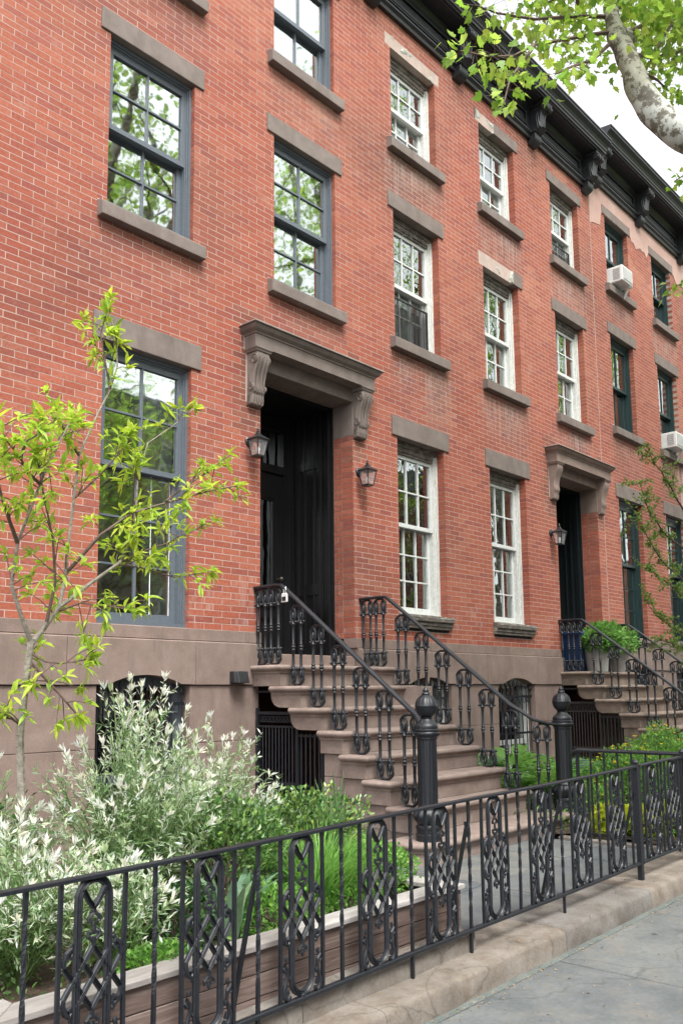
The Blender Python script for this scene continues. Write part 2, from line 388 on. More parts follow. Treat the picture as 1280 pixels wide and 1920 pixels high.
for y0, y1 in ((-3.62,-3.05),(-3.05,-2.42),(-2.42,-1.2),(-1.2,-.1)):
    x = 4.25
    while x < 7.25:
        w = min(rnd.uniform(.9,1.5), 7.3-x)
        if 7.3-(x+w) < .4: w = 7.3-x
        if not (y1 > -2.5 and x+w > 5.4): build(slab(x, x+w, y0, y1, 0.0, .028, .005), 'flagstone', 'bluestone', walk, bev=.005)
        elif y0 < -2.4: build(slab(x, x+w, y0, y1, 0.0, .028, .005), 'flagstone', 'bluestone', walk, bev=.005)
        x += w
# stone coping that carries the fence
coping = build(sheet(-4, 22, -4.0, -3.66, -.03), 'fence_coping', 'coping_stone', kind='structure')
x = -3.0
for w in (1.6,1.5,1.55,1.48,1.62,1.2,1.45,1.6,1.5,1.7,1.5,1.6,1.5,1.6):
    mb = MB(); n = 14
    rs = []
    for i in range(n+1):
        xx = x+.002+(w-.004)*i/n; zz = gz(xx); j = lambda k: .012*noise.noise(Vector((xx*3.1,k*3.7,1.3)))+.005*noise.noise(Vector((xx*11,k*5.1,4.3)))
        rs.append([(xx,-4.052+j(0),zz-.2),(xx,-4.046+j(1),zz-.09),(xx,-4.036+j(2),zz-.022),(xx,-4.028+j(2),zz-.008),(xx,-4.008+j(3),zz+.001+j(4)*.3),(xx,-3.92,zz+.004+j(5)*.4),(xx,-3.8,zz+.004+j(6)*.3),(xx,-3.64,zz+.002),(xx,-3.64,zz-.2)])
    mb.rings(rs)
    build(mb, 'coping_block', 'coping_stone', coping, smooth=True, ang=50)
    x += w
build(sheet(-4, 20, -4.092, -4.03, -.1165, .1), 'mortar_strip', 'strip_mortar', kind='structure')
# raised stone under the planter end of the fence
x = .2
for w in (1.25,1.35,1.32):
    mb = MB(); n = 5; rs = []
    for i in range(n+1):
        xx = x+.003+(w-.006)*i/n; zz = gz(xx)
        rs.append([(xx,-3.85+.01*noise.noise(Vector((xx*4,1,1))),zz-.01),(xx,-3.845,zz+.085+.01*noise.noise(Vector((xx*5,2,1)))),(xx,-3.835,zz+.092),(xx,-3.68,zz+.092),(xx,-3.68,zz-.01)])
    mb.rings(rs)
    build(mb, 'plinth_block', 'coping_stone', coping, smooth=True, ang=50)
    x += w

# ------------------------------------------------------------------ houses
BH, BL, JT = .0632, .2236, .0076
TONES = [(.284,.077,.043),(.273,.071,.039),(.296,.085,.049),(.258,.066,.039),(.306,.094,.056),(.279,.074,.041),(.240,.063,.042)]
def rect_sub(rect, holes):
    out = [rect]
    for h in holes:
        nxt = []
        for (a,b_,c,d) in out:
            if h[0] >= b_ or h[1] <= a or h[2] >= d or h[3] <= c: nxt.append((a,b_,c,d)); continue
            if h[0]-a > .012: nxt.append((a,h[0],c,d))
            if b_-h[1] > .012: nxt.append((h[1],b_,c,d))
            xa, xb = max(a,h[0]), min(b_,h[1])
            if d-h[3] > .012: nxt.append((xa,xb,h[3],d))
            if h[2]-c > .012: nxt.append((xa,xb,c,h[2]))
        out = nxt
    return out
def pix(p):
    d = Vector(p)-CAM; z = d.dot(_f)
    return (640+1642.19*d.dot(_r2)/z, 1085-1642.19*d.dot(_u2)/z, z)

PANE = None
def window(house, xl, xr, zb, zt, yf, style, top, bot, cols, split, curtain=None, screen=None, sillbox=0, swap=None):
    """double-hung window: casing (the part) with sashes, glazing bars and panes as its pieces"""
    global PANE
    S = {'grey': dict(fw=.050, st=.043, mu=.018, fm='charcoal_frame', sm='charcoal_frame', gl='glass_coated', ro=0),
         'white': dict(fw=.085, st=.042, mu=.019, fm='white_frame', sm='white_sash', gl='glass_old', ro=.004),
         'green': dict(fw=.085, st=.045, mu=.016, fm='green_frame', sm='green_frame', gl='glass_old', ro=.003)}[style]
    fw, st, mu = S['fw'], S['st'], S['mu']
    mb = MB()
    z0 = zb + sillbox
    for k, (w, ya, yb) in enumerate(((fw*.55, yf, yf+.16), (fw*.8, yf+.02, yf+.16), (fw, yf+.035, yf+.16))):
        e = .0012*k
        mb.box(xl, xl+w, ya, yb-e, z0, zt-e); mb.box(xr-w, xr, ya, yb-e, z0, zt-e)
        mb.box(xl+w, xr-w, ya, yb-e-.0006, zt-w*(1.25 if style != 'white' else 1.5), zt-.0006-e)
    mb.box(xl+.001, xr-.001, yf-.012, yf+.17, z0-.002, z0+.035)
    win = build(mb, 'window', S['fm'], house)
    gx0, gx1 = xl+fw, xr-fw
    if style == 'white':
        hb = MB(); hb.box(xl+.002,xr-.002,yf-.006,yf+.06,zt-.075,zt-.001); hb.box(xl+fw,xr-fw,yf+.006,yf+.1,zt-.135,zt-.078); hb.box(xl+fw,xr-fw,yf+.016,yf+.1,zt-.168,zt-.138); build(hb,'weathered_shaded_head','rotten_wood',win)  # weathered head casing; its dark wood colour also paints in the shade below the lintel
    gt = zt-fw*(1.25 if style != 'white' else 1.95); gb = z0+.035
    zm = gb+(gt-gb)*split
    for which, (za, zc, yy, rows) in {'up': (zm-.022, gt, yf+.04, top), 'lo': (gb, zm+.022, yf+.098, bot)}.items():
        sb = MB(); d = .05
        sb.box(gx0, gx0+st, yy, yy+d, za, zc); sb.box(gx1-st, gx1, yy, yy+d, za, zc)
        bt = .05 if which == 'up' else .085
        tp = .05 if which == 'up' else .045
        sb.box(gx0+st, gx1-st, yy+.0005, yy+d, za, za+bt); sb.box(gx0+st, gx1-st, yy+.0005, yy+d, zc-tp, zc)
        build(sb, 'sash', S['sm'], win)
        ax0, ax1, az0, az1 = gx0+st, gx1-st, za+bt, zc-tp
        if cols > 1 or rows > 1:
            ub = MB()
            for i in range(1, cols):
                xx = ax0+(ax1-ax0)*i/cols; ub.box(xx-mu/2, xx+mu/2, yy+.006, yy+d-.006, az0, az1)
            for j in range(1, rows):
                zz = az0+(az1-az0)*j/rows; ub.box(ax0, ax1, yy+.0075, yy+d-.0075, zz-mu/2, zz+mu/2)
            build(ub, 'glazing_bars', S['sm'], win)
        for i in range(cols):
            for j in range(rows):
                xa, xb = ax0+(ax1-ax0)*i/cols+mu*.35, ax0+(ax1-ax0)*(i+1)/cols-mu*.35
                zc0, zc1 = az0+(az1-az0)*j/rows+mu*.35, az0+(az1-az0)*(j+1)/rows-mu*.35
                key = S['gl']
                if PANE is None: PANE = {}
                loc = Vector(((xa+xb)/2, yy+d*.5, (zc0+zc1)/2))
                if key not in PANE:
                    p = MB(); p.add([(-.5,0,-.5),(.5,0,-.5),(.5,0,.5),(-.5,0,.5)], [(0,1,2,3)])
                    PANE[key] = mesh_of(p, 'pane', Vector((0,0,0))); PANE[key].materials.append(M[key])
                o = bpy.data.objects.new('pane', PANE[key]); COL.objects.link(o); o.parent = win
                o.location = loc - wloc(win); o.scale = (xb-xa, 1, zc1-zc0)
                o.rotation_euler = (random.gauss(0,S['ro']), 0, random.gauss(0,S['ro']))
    rb = MB(); ya, yb = yf+.17, yf+1.5; a, b_ = xl-.15, xr+.15; c, d = zb-.1, zt+.1
    rb.add([(a,ya,c),(b_,ya,c),(b_,yb,c),(a,yb,c),(a,ya,d),(b_,ya,d),(b_,yb,d),(a,yb,d)], [(0,1,2,3),(7,6,5,4),(3,2,6,7),(0,3,7,4),(2,1,5,6)])
    build(rb, 'room', 'room', win, recalc=False)
    if curtain:
        for (u0, u1, v0, v1, mat, ydep) in curtain:
            cb = MB(); n = 36; rs = []
            for i in range(n+1):
                u = u0+(u1-u0)*i/n; xx = gx0+(gx1-gx0)*u
                yy = yf+ydep+.022*math.sin(i*1.25+u*9)+.012*math.sin(i*.53)
                rs.append([(xx,yy,gb+(gt-gb)*v0),(xx,yy+.006,gb+(gt-gb)*v1)])
            cb.rings(rs, cap=False, closed=False)
            build(cb, 'curtain', mat, win, smooth=True)
    if screen:
        sb = MB(); h = (gt-gb)*screen; y = yf+.045; a, b_ = gx0+.002, gx1-.002
        fr = MB(); 
        for q in ((a,a+.02,gb,gb+h),(b_-.02,b_,gb,gb+h),(a+.02,b_-.02,gb+h-.02,gb+h),(a+.02,b_-.02,gb,gb+.02)): fr.box(q[0],q[1],y-.01,y+.008,q[2],q[3])
        for i in range(1,9):
            xx = a+(b_-a)*i/9; fr.box(xx-.004,xx+.004,y-.006,y-.001,gb+.02,gb+h-.02)
        build(fr, 'window_guard', 'black_metal', win)
        sb.add([(a,y,gb),(b_,y,gb),(b_,y,gb+h),(a,y,gb+h)], [(0,1,2,3)])
        build(sb, 'screen_mesh', 'screen', win)
    return win

def lintel(house, xl, xr, z0, z1, style):
    a, b_ = xl-.11, xr+.11
    if style == 'smooth':
        mb = MB(); mb.box(a, b_, -.02, .2, z0, z1)
        return build(mb, 'lintel', 'lintel_stone', house, bev=.006)
    # spalled face: broken, uneven surface over all or part of the stone
    lo, hi = style
    mb = MB(); nx, nz = 40, 9; rnd = random.Random(int(a*100))
    vs_ = []
    for j in range(nz+1):
        for i in range(nx+1):
            u = i/nx; xx = a+(b_-a)*u; zz = z0+(z1-z0)*j/nz
            broken = lo <= u+.04*noise.noise(Vector((zz*9,u*3,a))) <= hi
            yy = -.02
            if broken:
                yy = .012+.045*noise.noise(Vector((xx*5,zz*8,3)))+.02*noise.noise(Vector((xx*19,zz*19,9)))
                if j == 0: zz += .022*abs(noise.noise(Vector((xx*9,1,2))))
                if j == nz: zz -= .012*abs(noise.noise(Vector((xx*9,5,2))))
            vs_.append((xx,yy,zz))
    fs = [(j*(nx+1)+i, j*(nx+1)+i+1, (j+1)*(nx+1)+i+1, (j+1)*(nx+1)+i) for j in range(nz) for i in range(nx)]
    n0 = len(vs_); 
    for j in range(nz+1):
        for i in range(nx+1): p = vs_[j*(nx+1)+i]; vs_.append((p[0],.2,p[2]))
    W = nx+1
    for i in range(nx): fs += [(i+1,i,n0+i,n0+i+1),(nz*W+i,nz*W+i+1,n0+nz*W+i+1,n0+nz*W+i)]
    for j in range(nz): fs += [(j*W,(j+1)*W,n0+(j+1)*W,n0+j*W),((j+1)*W-1,n0+(j+1)*W-1,n0+(j+2)*W-1,(j+2)*W-1)]
    mb.add(vs_, fs)
    o = build(mb, 'lintel', 'lintel_rough', house, smooth=True, ang=30, label='lintel with its face broken away')
    if hi < .95 or lo > .05:
        o.data.materials.append(M['lintel_stone'])
        W0 = b_-a
        for p in o.data.polygons:
            u = (p.center.x+W0/2)/W0
            if not (lo-.01 <= u <= hi+.01): p.material_index = 1
    return o
def sill(house, xl, xr, ztop, mat='lintel_stone'):
    a, b_ = xl-.1, xr+.1; mb = MB()
    pr = [(-.09,ztop-.18),(-.09,ztop-.055),(-.084,ztop-.048),(.0,ztop-.012),(.12,ztop)]
    mb.prism(pr+[(.12,ztop-.18)], 0, a, b_)
    return build(mb, 'sill', mat, house, bev=.006)
def console(house, x0, x1, zt, zb, dep, mat, ornate=True):
    """scrolled bracket: S profile in depth/height with ribs, volutes and a leaf at its foot"""
    h = zt-zb
    prof = [(0,1),(1,1),(1.02,.93),(.97,.85),(.84,.76),(.68,.66),(.58,.55),(.52,.44),(.55,.36),(.58,.30),(.50,.24),(.42,.20),(.44,.12),(.36,.03),(.2,0),(0,0)]
    mb = MB(); mb.prism([(-dep*a, zb+h*b_) for a, b_ in prof], 0, x0, x1)
    o = build(mb, 'bracket', mat, house, smooth=True, bev=.006)
    if ornate:
        rb = MB(); w = x1-x0
        fr = [(-dep*a-.006, zb+h*b_) for a, b_ in prof[2:14]]
        for u in (.1,.32,.68,.9):
            rb.tube([(x0+w*u,y,z) for y, z in fr], [.011+.006*math.sin(i*.6) for i in range(len(fr))], 6)
        for xx in (x0-.004, x1+.004):
            for cy, cz, rr_ in ((-.74*dep, .86, .105*h), (-.42*dep, .33, .075*h)):
                pts = []
                for i in range(22):
                    t = i/21*math.pi*3.6; q = rr_*(1-.8*i/21)
                    pts.append((xx, cy+q*math.cos(t), zb+h*cz+q*math.sin(t)))
                rb.tube(pts, .009, 5)
            pts = [(xx,-dep*a,zb+h*b_) for a, b_ in ((.62,.78),(.40,.62),(.33,.5),(.36,.42))]
            rb.tube(pts, .008, 5)
            for k in range(5):
                z = zb+h*(.22-.04*k); rb.tube([(xx,-.05*dep,z-.03),(xx,-dep*(.40-.03*k),z)], .006, 5)
        for k in range(7):
            rb.sphere((x0+w*(.2+.1*k), -dep*.50, zb+h*(.30 if k%2 else .27)), .014, 6, 4)
        for k in range(5):
            u = x0+w*(.12+.19*k); rb.tube([(u,-dep*.46,zb+h*.2),(u,-dep*.48,zb+h*.11),(u,-dep*.36,zb+h*.01)], [.012,.014,.008], 6)
        build(rb, 'carving', mat, o, smooth=True)
    return o
def hood(house, x0, x1, zb, zt, mat, plain):
    mb = MB(); mb.rr(x0, x1, -.17, .05, [(0,zb),(0,zb+.0)]+[(0,zb+.13),(.012,zb+.135),(.012,zb+.15),(.02,zb+.155),(.045,zb+.175),(.06,zb+.2),(.062,zb+.215),(.085,zb+.22),(.085,zt-.012),(.08,zt),(-.05,zt+.02)])
    o = build(mb, 'door_hood', mat, house, bev=.003)
    for xa, xb in ((x0+.0, x0+.235), (x1-.235, x1)):
        bb = MB(); bb.rr(xa+.02, xb-.02, -.16, .02, [(0,zb-.045),(.006,zb-.04),(.008,zb-.03),(.02,zb-.012),(.02,zb-.0008)])
        build(bb, 'bracket_cap', mat, o, bev=.002)
        console(house, xa+.03, xb-.03, zb-.045, zb-.6, .155, mat, not plain)
    return o

def cornice(house, x0, x1, z, brackets):
    P_ = [(0,0),(.055,0),(.062,.02),(.062,.05),(.10,.075),(.10,.095),(.06,.125),(.045,.14),(.045,.47),(.065,.485),(.085,.52),(.10,.54),(.36,.56),(.36,.585),(.385,.59),(.385,.63),(.40,.64),(.405,.67),(.43,.71),(.47,.745),(.49,.76),(.49,.80),(.505,.805),(.505,.83),(0,.88)]
    mb = MB(); mb.prism([(-a, z+b_) for a, b_ in P_]+[(.2,z+.88),(.2,z)], 0, x0, x1)
    o = build(mb, 'cornice', 'cornice_paint', house)
    xs = sorted(brackets)
    for a, b_ in zip(xs, xs[1:]):       # raised frames on the frieze
        fb = MB(); p, q = a+.2, b_-.2
        if q-p < .3: continue
        for w, yy in ((.05,-.062),(.025,-.072)):
            d = .05-w
            fb.box(p+d,p+d+w,yy,-.03,z+.185,z+.43); fb.box(q-d-w,q-d,yy,-.03,z+.185,z+.43)
            fb.box(p+d+w,q-d-w,yy,-.03,z+.43-d-w,z+.43-d); fb.box(p+d+w,q-d-w,yy,-.03,z+.185+d,z+.185+d+w)
        build(fb, 'frieze_panel', 'cornice_paint', o)
        sb = MB()                        # sunk soffit panel
        sb.box(p,q,-.33,-.14,z+.533,z+.541); build(sb, 'soffit_panel', 'cornice_paint', o)
    for x in brackets:
        w = .10; mb = MB()
        mb.rr(x-w-.015, x+w+.015, -.33, 0, [(0,z+.5),(.012,z+.5),(.02,z+.525),(.025,z+.545)])
        pr = [(-.04,1.02),(-.30,1.02),(-.335,.97),(-.335,.90),(-.30,.84),(-.245,.78),(-.215,.68),(-.215,.5),(-.235,.36),(-.24,.27),(-.20,.20),(-.15,.17),(-.15,.10),(-.155,.0),(-.13,-.10),(-.09,-.16),(-.04,-.19),(-.0,-.2),(.0,.9)]
        mb.prism([(a, z+.5*b_) for a, b_ in pr], 0, x-w, x+w)
        k = build(mb, 'bracket', 'cornice_paint', o, smooth=True, bev=.006)
        rb = MB()
        rb.tube([(x-w-.02,-.315,z+.46),(x+w+.02,-.315,z+.46)], .05, 10)
        rb.tube([(x-w*.75,-.315,z+.46),(x-w*.3,-.318,z+.46)], .058, 10); rb.tube([(x+w*.3,-.318,z+.46),(x+w*.75,-.315,z+.46)], .058, 10)
        for u in (-.6,0,.6):
            rb.tube([(x+w*u,-.25,z+.39),(x+w*u*.8,-.228,z+.3),(x+w*u,-.225,z+.2),(x+w*u*.6,-.245,z+.135)], [.02,.03,.02,.03], 6)
        for s_ in (-1,1):
            rb.tube([(x+s_*w,-.2,z+.40),(x+s_*w*1.06,-.17,z+.3),(x+s_*w,-.19,z+.18),(x+s_*w,-.2,z+.11)], .012, 5)
        rb.box(x-w-.02, x+w+.02, -.17, -.02, z+.075, z+.10)
        build(rb, 'carving', 'cornice_paint', k, smooth=True)
    return o

def make_house(tagname, label, x0, x1, dz, wt, topz, ops, hoodx, hoodmat, doormat, plainhood, seed, lintels, nreal=300, stonemat='brownstone', cbr=None, arches=(), endbrick=True):
    """ops: (xl,xr,zb,zt,style,top,bot,cols,split,kw)"""
    H = thing('row_house', (0.5*(x0+x1), 0, 0), label, 'house', 'brick row houses of the terrace')
    rnd = random.Random(seed)
    dl, dr = hoodx
    dtop, dbot = 4.80+dz, 1.79
    holes = [(o[0],o[1],o[2],o[3]) for o in ops]+[(dl,dr,dbot-.3,dtop)]
    lz = []
    for k, o in enumerate(ops):
        h = .25 if o[3]-o[2] > 2.2 else (.21 if o[3] < 9 else .175)
        lz.append((o[0]-.11,o[1]+.11,o[3],o[3]+h))
        if o[2] > 5: lz.append((o[0]-.1,o[1]+.1,o[2]-.18,o[2]))
    lz += [(dl-.24,dr+.24,4.96+dz,5.20+dz),(dl-.06,dr+.06,dtop-.01,4.97+dz)]
    lz += [(dl-.21,dl-.01,4.4+dz,4.97+dz),(dr+.01,dr+.21,4.4+dz,4.97+dz)]
    zw = wt
    # mortar bed as a sheet with openings
    xs = sorted({x0,x1,*[v for h in holes for v in h[:2]]}); zs = sorted({zw,topz+.3,*[min(max(v,zw),topz+.3) for h in holes for v in h[2:]]})
    mb = MB(); ym = .0007
    for i in range(len(xs)-1):
        for j in range(len(zs)-1):
            cx, cz = (xs[i]+xs[i+1])/2, (zs[j]+zs[j+1])/2
            if any(h[0]<cx<h[1] and h[2]<cz<h[3] for h in holes): continue
            mb.add([(xs[i],ym,zs[j]),(xs[i+1],ym,zs[j]),(xs[i+1],ym,zs[j+1]),(xs[i],ym,zs[j+1])], [(0,1,2,3)])
    for h in holes:
        dep = .31 if h[0] == dl else .17
        za, zb_ = max(h[2],zw), h[3]
        for xx, s_ in ((h[0],-.004),(h[1],.004)): mb.add([(xx+s_,ym,za),(xx+s_,dep,za),(xx+s_,dep,zb_),(xx+s_,ym,zb_)], [(0,1,2,3)])
        mb.add([(h[0],ym,zb_+.001),(h[1],ym,zb_+.001),(h[1],dep,zb_+.001),(h[0],dep,zb_+.001)], [(0,1,2,3)])
    build(mb, 'wall', 'mortar', H, recalc=False)
    bb = MB()                                    # party walls and roof close the house behind the brick face
    bb.box(x0+.01,x0+.12,.18,9,-.5,topz+.5); bb.box(x1-.12,x1-.01,.18,9,-.5,topz+.5); bb.box(x0+.01,x1-.01,8.9,9,-.5,topz+.5); bb.box(x0+.01,x1-.01,.12,9,topz+.5,topz+.6)
    build(bb, 'roof_and_party_walls', 'opposite_brick', H)
    # bricks
    recs = []
    row = 0; z = zw+.004
    while z+BH-JT < topz+.25:
        xx = math.floor(x0/BL)*BL-(BL/2 if row % 2 else 0)-BL
        while xx < x1+.2:
            a, b_ = xx, xx+BL-JT; cxm = (a+b_)/2
            if seed != 2 and a < x0+.003: a = x0+.003
            if seed != 1 and b_ > x1-.003: b_ = x1-.003
            if seed == 2 and cxm < x0: b_ = a
            if seed == 1 and cxm >= x1: b_ = a
            if b_-a > .02:
                for q in rect_sub((a,b_,z,z+BH-JT), holes+lz): recs.append((q,row,q==(xx,xx+BL-JT,z,z+BH-JT)))
            xx += BL
        z += BH; row += 1
    def tone(cx, cz):
        t = list(rnd.choice(TONES)); k = 1+rnd.uniform(-.07,.07)
        big = noise.noise(Vector((cx*.5,cz*.5,1)))
        t = [t[0]*k*(1+.10*big), t[1]*k*(1+.25*big), t[2]*k*(1+.25*big)]
        al = 0.
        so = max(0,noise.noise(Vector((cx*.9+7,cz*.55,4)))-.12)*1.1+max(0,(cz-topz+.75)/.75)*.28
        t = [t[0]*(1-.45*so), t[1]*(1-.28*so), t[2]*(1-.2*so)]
        if noise.noise(Vector((cx*.8,cz*.8,22))) > .42: t = [t[0]*1.08+.02,t[1]*1.25+.012,t[2]*1.25+.01]
        for o in ops:                            # weathering below sills, where water runs
            if o[2] > 5 and o[0]-.22 < cx < o[1]+.22 and 0 < o[2]-.18-cz < 1.05:
                d = o[2]-.18-cz; s_ = (1-d/1.05)*min(1,(cx-o[0]+.3)/.4,(o[1]+.3-cx)/.4)
                s_ *= .75+.6*noise.noise(Vector((cx*2.3,cz*1.3,seed+5)))
                s_ = max(0,min(1,s_))*(.9 if seed != 1 else .5)
                t = [t[0]*(1-.52*s_)+.03*s_, t[1]*(1-.2*s_)+.022*s_, t[2]*(1-.05*s_)+.022*s_]
                if d > .12: al = max(al, s_*(.55 if seed != 1 else .2))
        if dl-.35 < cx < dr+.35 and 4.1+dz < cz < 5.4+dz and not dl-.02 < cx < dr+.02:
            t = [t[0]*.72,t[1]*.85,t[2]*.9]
        if cz < 2.6 and rnd.random() < .25: al = max(al,.25)
        if seed == 3 and cx > 17.6 and cz < 6 and cx < 18.6 and cz > 4.7: al = .95
        return (*t, al)
    cand = []
    for q, rw, full in recs:
        if not full: continue
        c = ((q[0]+q[1])/2, 0, (q[2]+q[3])/2); px = pix(c)
        if px[2] > 0 and 0 < px[0] < 1280 and 0 < px[1] < 1920:
            w = abs(pix((q[1],0,q[2]))[0]-pix((q[0],0,q[2]))[0]); cand.append((w/px[2], q))
    cand.sort(reverse=True); real = {q for _, q in cand[:nreal]}
    allb = MB(); proto = None
    D = .172
    for q, rw, full in recs:
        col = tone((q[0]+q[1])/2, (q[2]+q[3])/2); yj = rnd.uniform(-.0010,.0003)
        if q in real:
            if proto is None:
                pm = MB(); pm.box(-(BL-JT)/2,(BL-JT)/2,0,D,-(BH-JT)/2,(BH-JT)/2, (1,1,1,0), back=False)
                proto = mesh_of(pm, 'brick', Vector((0,0,0))); proto.materials.append(M['brick'])
            o = bpy.data.objects.new('brick', proto); COL.objects.link(o); o.parent = H
            o.location = Vector(((q[0]+q[1])/2, yj, (q[2]+q[3])/2)) - wloc(H)
            o.rotation_euler = (rnd.uniform(-.006,.006), rnd.uniform(-.004,.004), rnd.uniform(-.004,.004)); o.color = (*col[:3],1)
        else:
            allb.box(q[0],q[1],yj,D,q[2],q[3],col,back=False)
    # deep brick returns of the doorway
    z = zw+.004; row = 0
    while z < 4.40+dz:
        for s_, xx in ((0,dl),(1,dr)):
            cuts = (D+JT,.31) if row % 2 else (D+JT,.24,.31)
            for a, b_ in zip(cuts, cuts[1:]):
                xa, xb = (xx-.1,xx) if s_ == 0 else (xx,xx+.1)
                allb.box(xa,xb,a,b_-JT,z,min(z+BH-JT,4.40+dz),tone(xx,z),back=True)
        z += BH; row += 1
    build(allb, 'brickwork', 'brick', H, kind='stuff', recalc=False)
    # trim
    for k, o in enumerate(ops):
        h = .25 if o[3]-o[2] > 2.2 else (.21 if o[3] < 9 else .175)
        lintel(H, o[0], o[1], o[3], o[3]+h, lintels.get(k,'smooth'))
        if o[2] > 5: sill(H, o[0], o[1], o[2])
        window(H, o[0], o[1], o[2], o[3], o[9].pop('yf'), *o[4:9], **o[9])
    # door surround, vestibule and door
    sb = MB(); sb.box(dl-.05,dr+.05,-.006,.34,dtop,4.962+dz); build(sb, 'door_lintel', hoodmat, H, bev=.004)
    for xa, xb in ((dl-.12,dl+.0),(dr-.0,dr+.12)):
        sb = MB(); sb.box(xa,xb,-.004,.312,4.402+dz,dtop-.002); build(sb, 'door_impost', hoodmat, H, bev=.004)
    hood(H, dl-.22, dr+.22, 4.962+dz, 5.2+dz, hoodmat, plainhood)
    vb = MB(); VY = 1.02
    for xx, s_ in ((dl,1),(dr,-1)):
        vb.box(xx-.05 if s_ > 0 else xx, xx if s_ > 0 else xx+.05, .312, VY+.1, 1.79, dtop)
        for y0, y1, d in ((.315,.36,.02),(.36,.40,.045),(.40,.45,.03),(.47,.50,.022),(.50,.53,.034),(.62,.64,.022),(.78,.80,.022),(.88,.91,.034),(.91,.94,.022),(.95,1.01,.05)):
            a, b_ = (xx, xx+d) if s_ > 0 else (xx-d, xx)
            vb.box(a,b_,y0,y1-.001,1.80,dtop-.04)
        for z0, z1 in ((1.80,1.98),(2.55,2.68),(4.1,4.2)):
            a, b_ = (xx, xx+.016) if s_ > 0 else (xx-.016, xx); vb.box(a,b_,.505,.90,z0,z1)
    vb.box(dl-.05,dr+.05,.345,VY+.1,dtop-.03,dtop+.03)
    build(vb, 'vestibule_panelling', doormat, H)
    db = MB(); a, b_ = dl+.16, dr-.16; zt_ = 4.05+dz*.5
    db.box(a,b_,VY,VY+.05,1.8,zt_)
    for y0, z0, z1, xa, xb in ((0,1.83,2.3,.12,.46),(0,2.42,3.75,.12,.46),(0,1.83,2.3,.54,.88),(0,2.42,3.75,.54,.88)):
        p, q = a+(b_-a)*xa, a+(b_-a)*xb
        for w, d in ((.05,.022),(.025,.034)):
            db.box(p,p+w,VY-d,VY,z0,z1); db.box(q-w,q,VY-d,VY,z0,z1); db.box(p+w,q-w,VY-d,VY,z0,z0+w); db.box(p+w,q-w,VY-d,VY,z1-w,z1)
    dr_o = build(db, 'door', doormat, H)
    kb = MB(); kb.sphere((b_-.09,VY-.07,2.75),.028,10,8); kb.tube([(b_-.09,VY,2.75),(b_-.09,VY-.06,2.75)],.012,8); build(kb,'door_knob','brass',dr_o,smooth=True)
    for xa, xb in ((.15,.43),(.57,.85)):
        p, q = a+(b_-a)*xa, a+(b_-a)*xb; gb_ = MB(); gb_.add([(p,VY-.004,2.47),(q,VY-.004,2.47),(q,VY-.004,3.70),(p,VY-.004,3.70)],[(0,1,2,3)]); build(gb_,'door_pane','glass_old',dr_o)
    fb = MB()
    fb.box(dl,a,VY-.02,VY+.08,1.8,dtop); fb.box(b_,dr,VY-.02,VY+.08,1.8,dtop); fb.box(a,b_,VY-.04,VY+.08,zt_,zt_+.1); fb.box(a,b_,VY-.02,VY+.08,dtop-.2,dtop); fb.box(a,b_,VY+.06,VY+.1,zt_+.1,dtop-.2)
    build(fb,'door_frame',doormat,H)
    tb = MB(); tb.add([(a,VY+.03,zt_+.1),(b_,VY+.03,zt_+.1),(b_,VY+.03,dtop-.2),(a,VY+.03,dtop-.2)],[(0,1,2,3)]); build(tb,'transom_pane','glass_old',H)
    fl = MB(); fl.box(dl+.001,dr-.001,.0,VY+.1,1.66,1.79); build(fl,'threshold',stonemat,H,bev=.008)
    cornice(H, x0+.003, x1-.003, topz, cbr)
    # water table, band course and basement of large stone blocks
    led = wt-.115
    def blocks(za, zb_, yf, w0, off, holes=(), mat=stonemat, g=.0022):
        xx = x0-off
        while xx < x1-.02:
            a, b_ = max(xx,x0), min(xx+w0,x1); xx += w0
            if b_-a < .05: continue
            for q in rect_sub((a+g,b_-g,za+g,zb_-g), holes):
                m_ = MB(); m_.box(q[0],q[1],yf,.17,q[2],q[3]); build(m_,'stone_block',mat,H,bev=.004)
    door_h = [(dl+.002,dr-.002,1.6,2.6)]
    back = MB(); back.box(x0,dl-.004,.03,.16,-.5,wt-.006) ; back.box(dr+.004,x1,.03,.16,-.5,wt-.006)
    blocks(led, wt, -.022, 1.62, .41, door_h)
    # sloped ledge on the band course
    bz = 1.468+dz
    for sgn, (xa, xb) in enumerate(((x0,dl-.02),(dr+.02,x1))):
        xx = xa; k = 0
        while xx < xb-.05:
            w = min(1.35 if k else 1.1, xb-xx); 
            if xb-xx-w < .3: w = xb-xx
            a, b_ = xx+.0022, xx+w-.0022
            arcs = [A for A in arches if a < A[1]+.1 and b_ > A[0]-.1]
            m_ = MB()
            poly = [(a,led-.004),(a,bz+.003)]
            bot = [(a,bz+.003)]
            for A in arcs:
                for (px_, pz) in arc((A[0]+A[1])/2, bz-.32, (A[1]-A[0])/2*1.28, .41, 141.4, 38.6, 14):
                    if a < px_ < b_ and pz > bz+.004: bot.append((px_,pz))
            bot.append((b_,bz+.003))
            n = len(bot)
            v = [(p[0],-.052,p[1]) for p in bot]+[(p[0],-.052,led-.012) for p in bot]+[(p[0],-.024,led-.002) for p in bot]+[(p[0],.17,led-.002) for p in bot]+[(p[0],.17,p[1]) for p in bot]
            f = []
            for i in range(n-1):
                for r_ in range(4): f.append((r_*n+i,r_*n+i+1,(r_+1)*n+i+1,(r_+1)*n+i))
                f.append((4*n+i,4*n+i+1,i+1,i))
            f += [tuple(r_*n for r_ in range(5)), tuple(r_*n+n-1 for r_ in range(4,-1,-1))]
            m_.add(v,f); build(m_,'stone_block',stonemat,H,bev=.003)
            xx += w; k += 1
    ah = [(A[0],A[1],-.2,bz+.1) for A in arches]
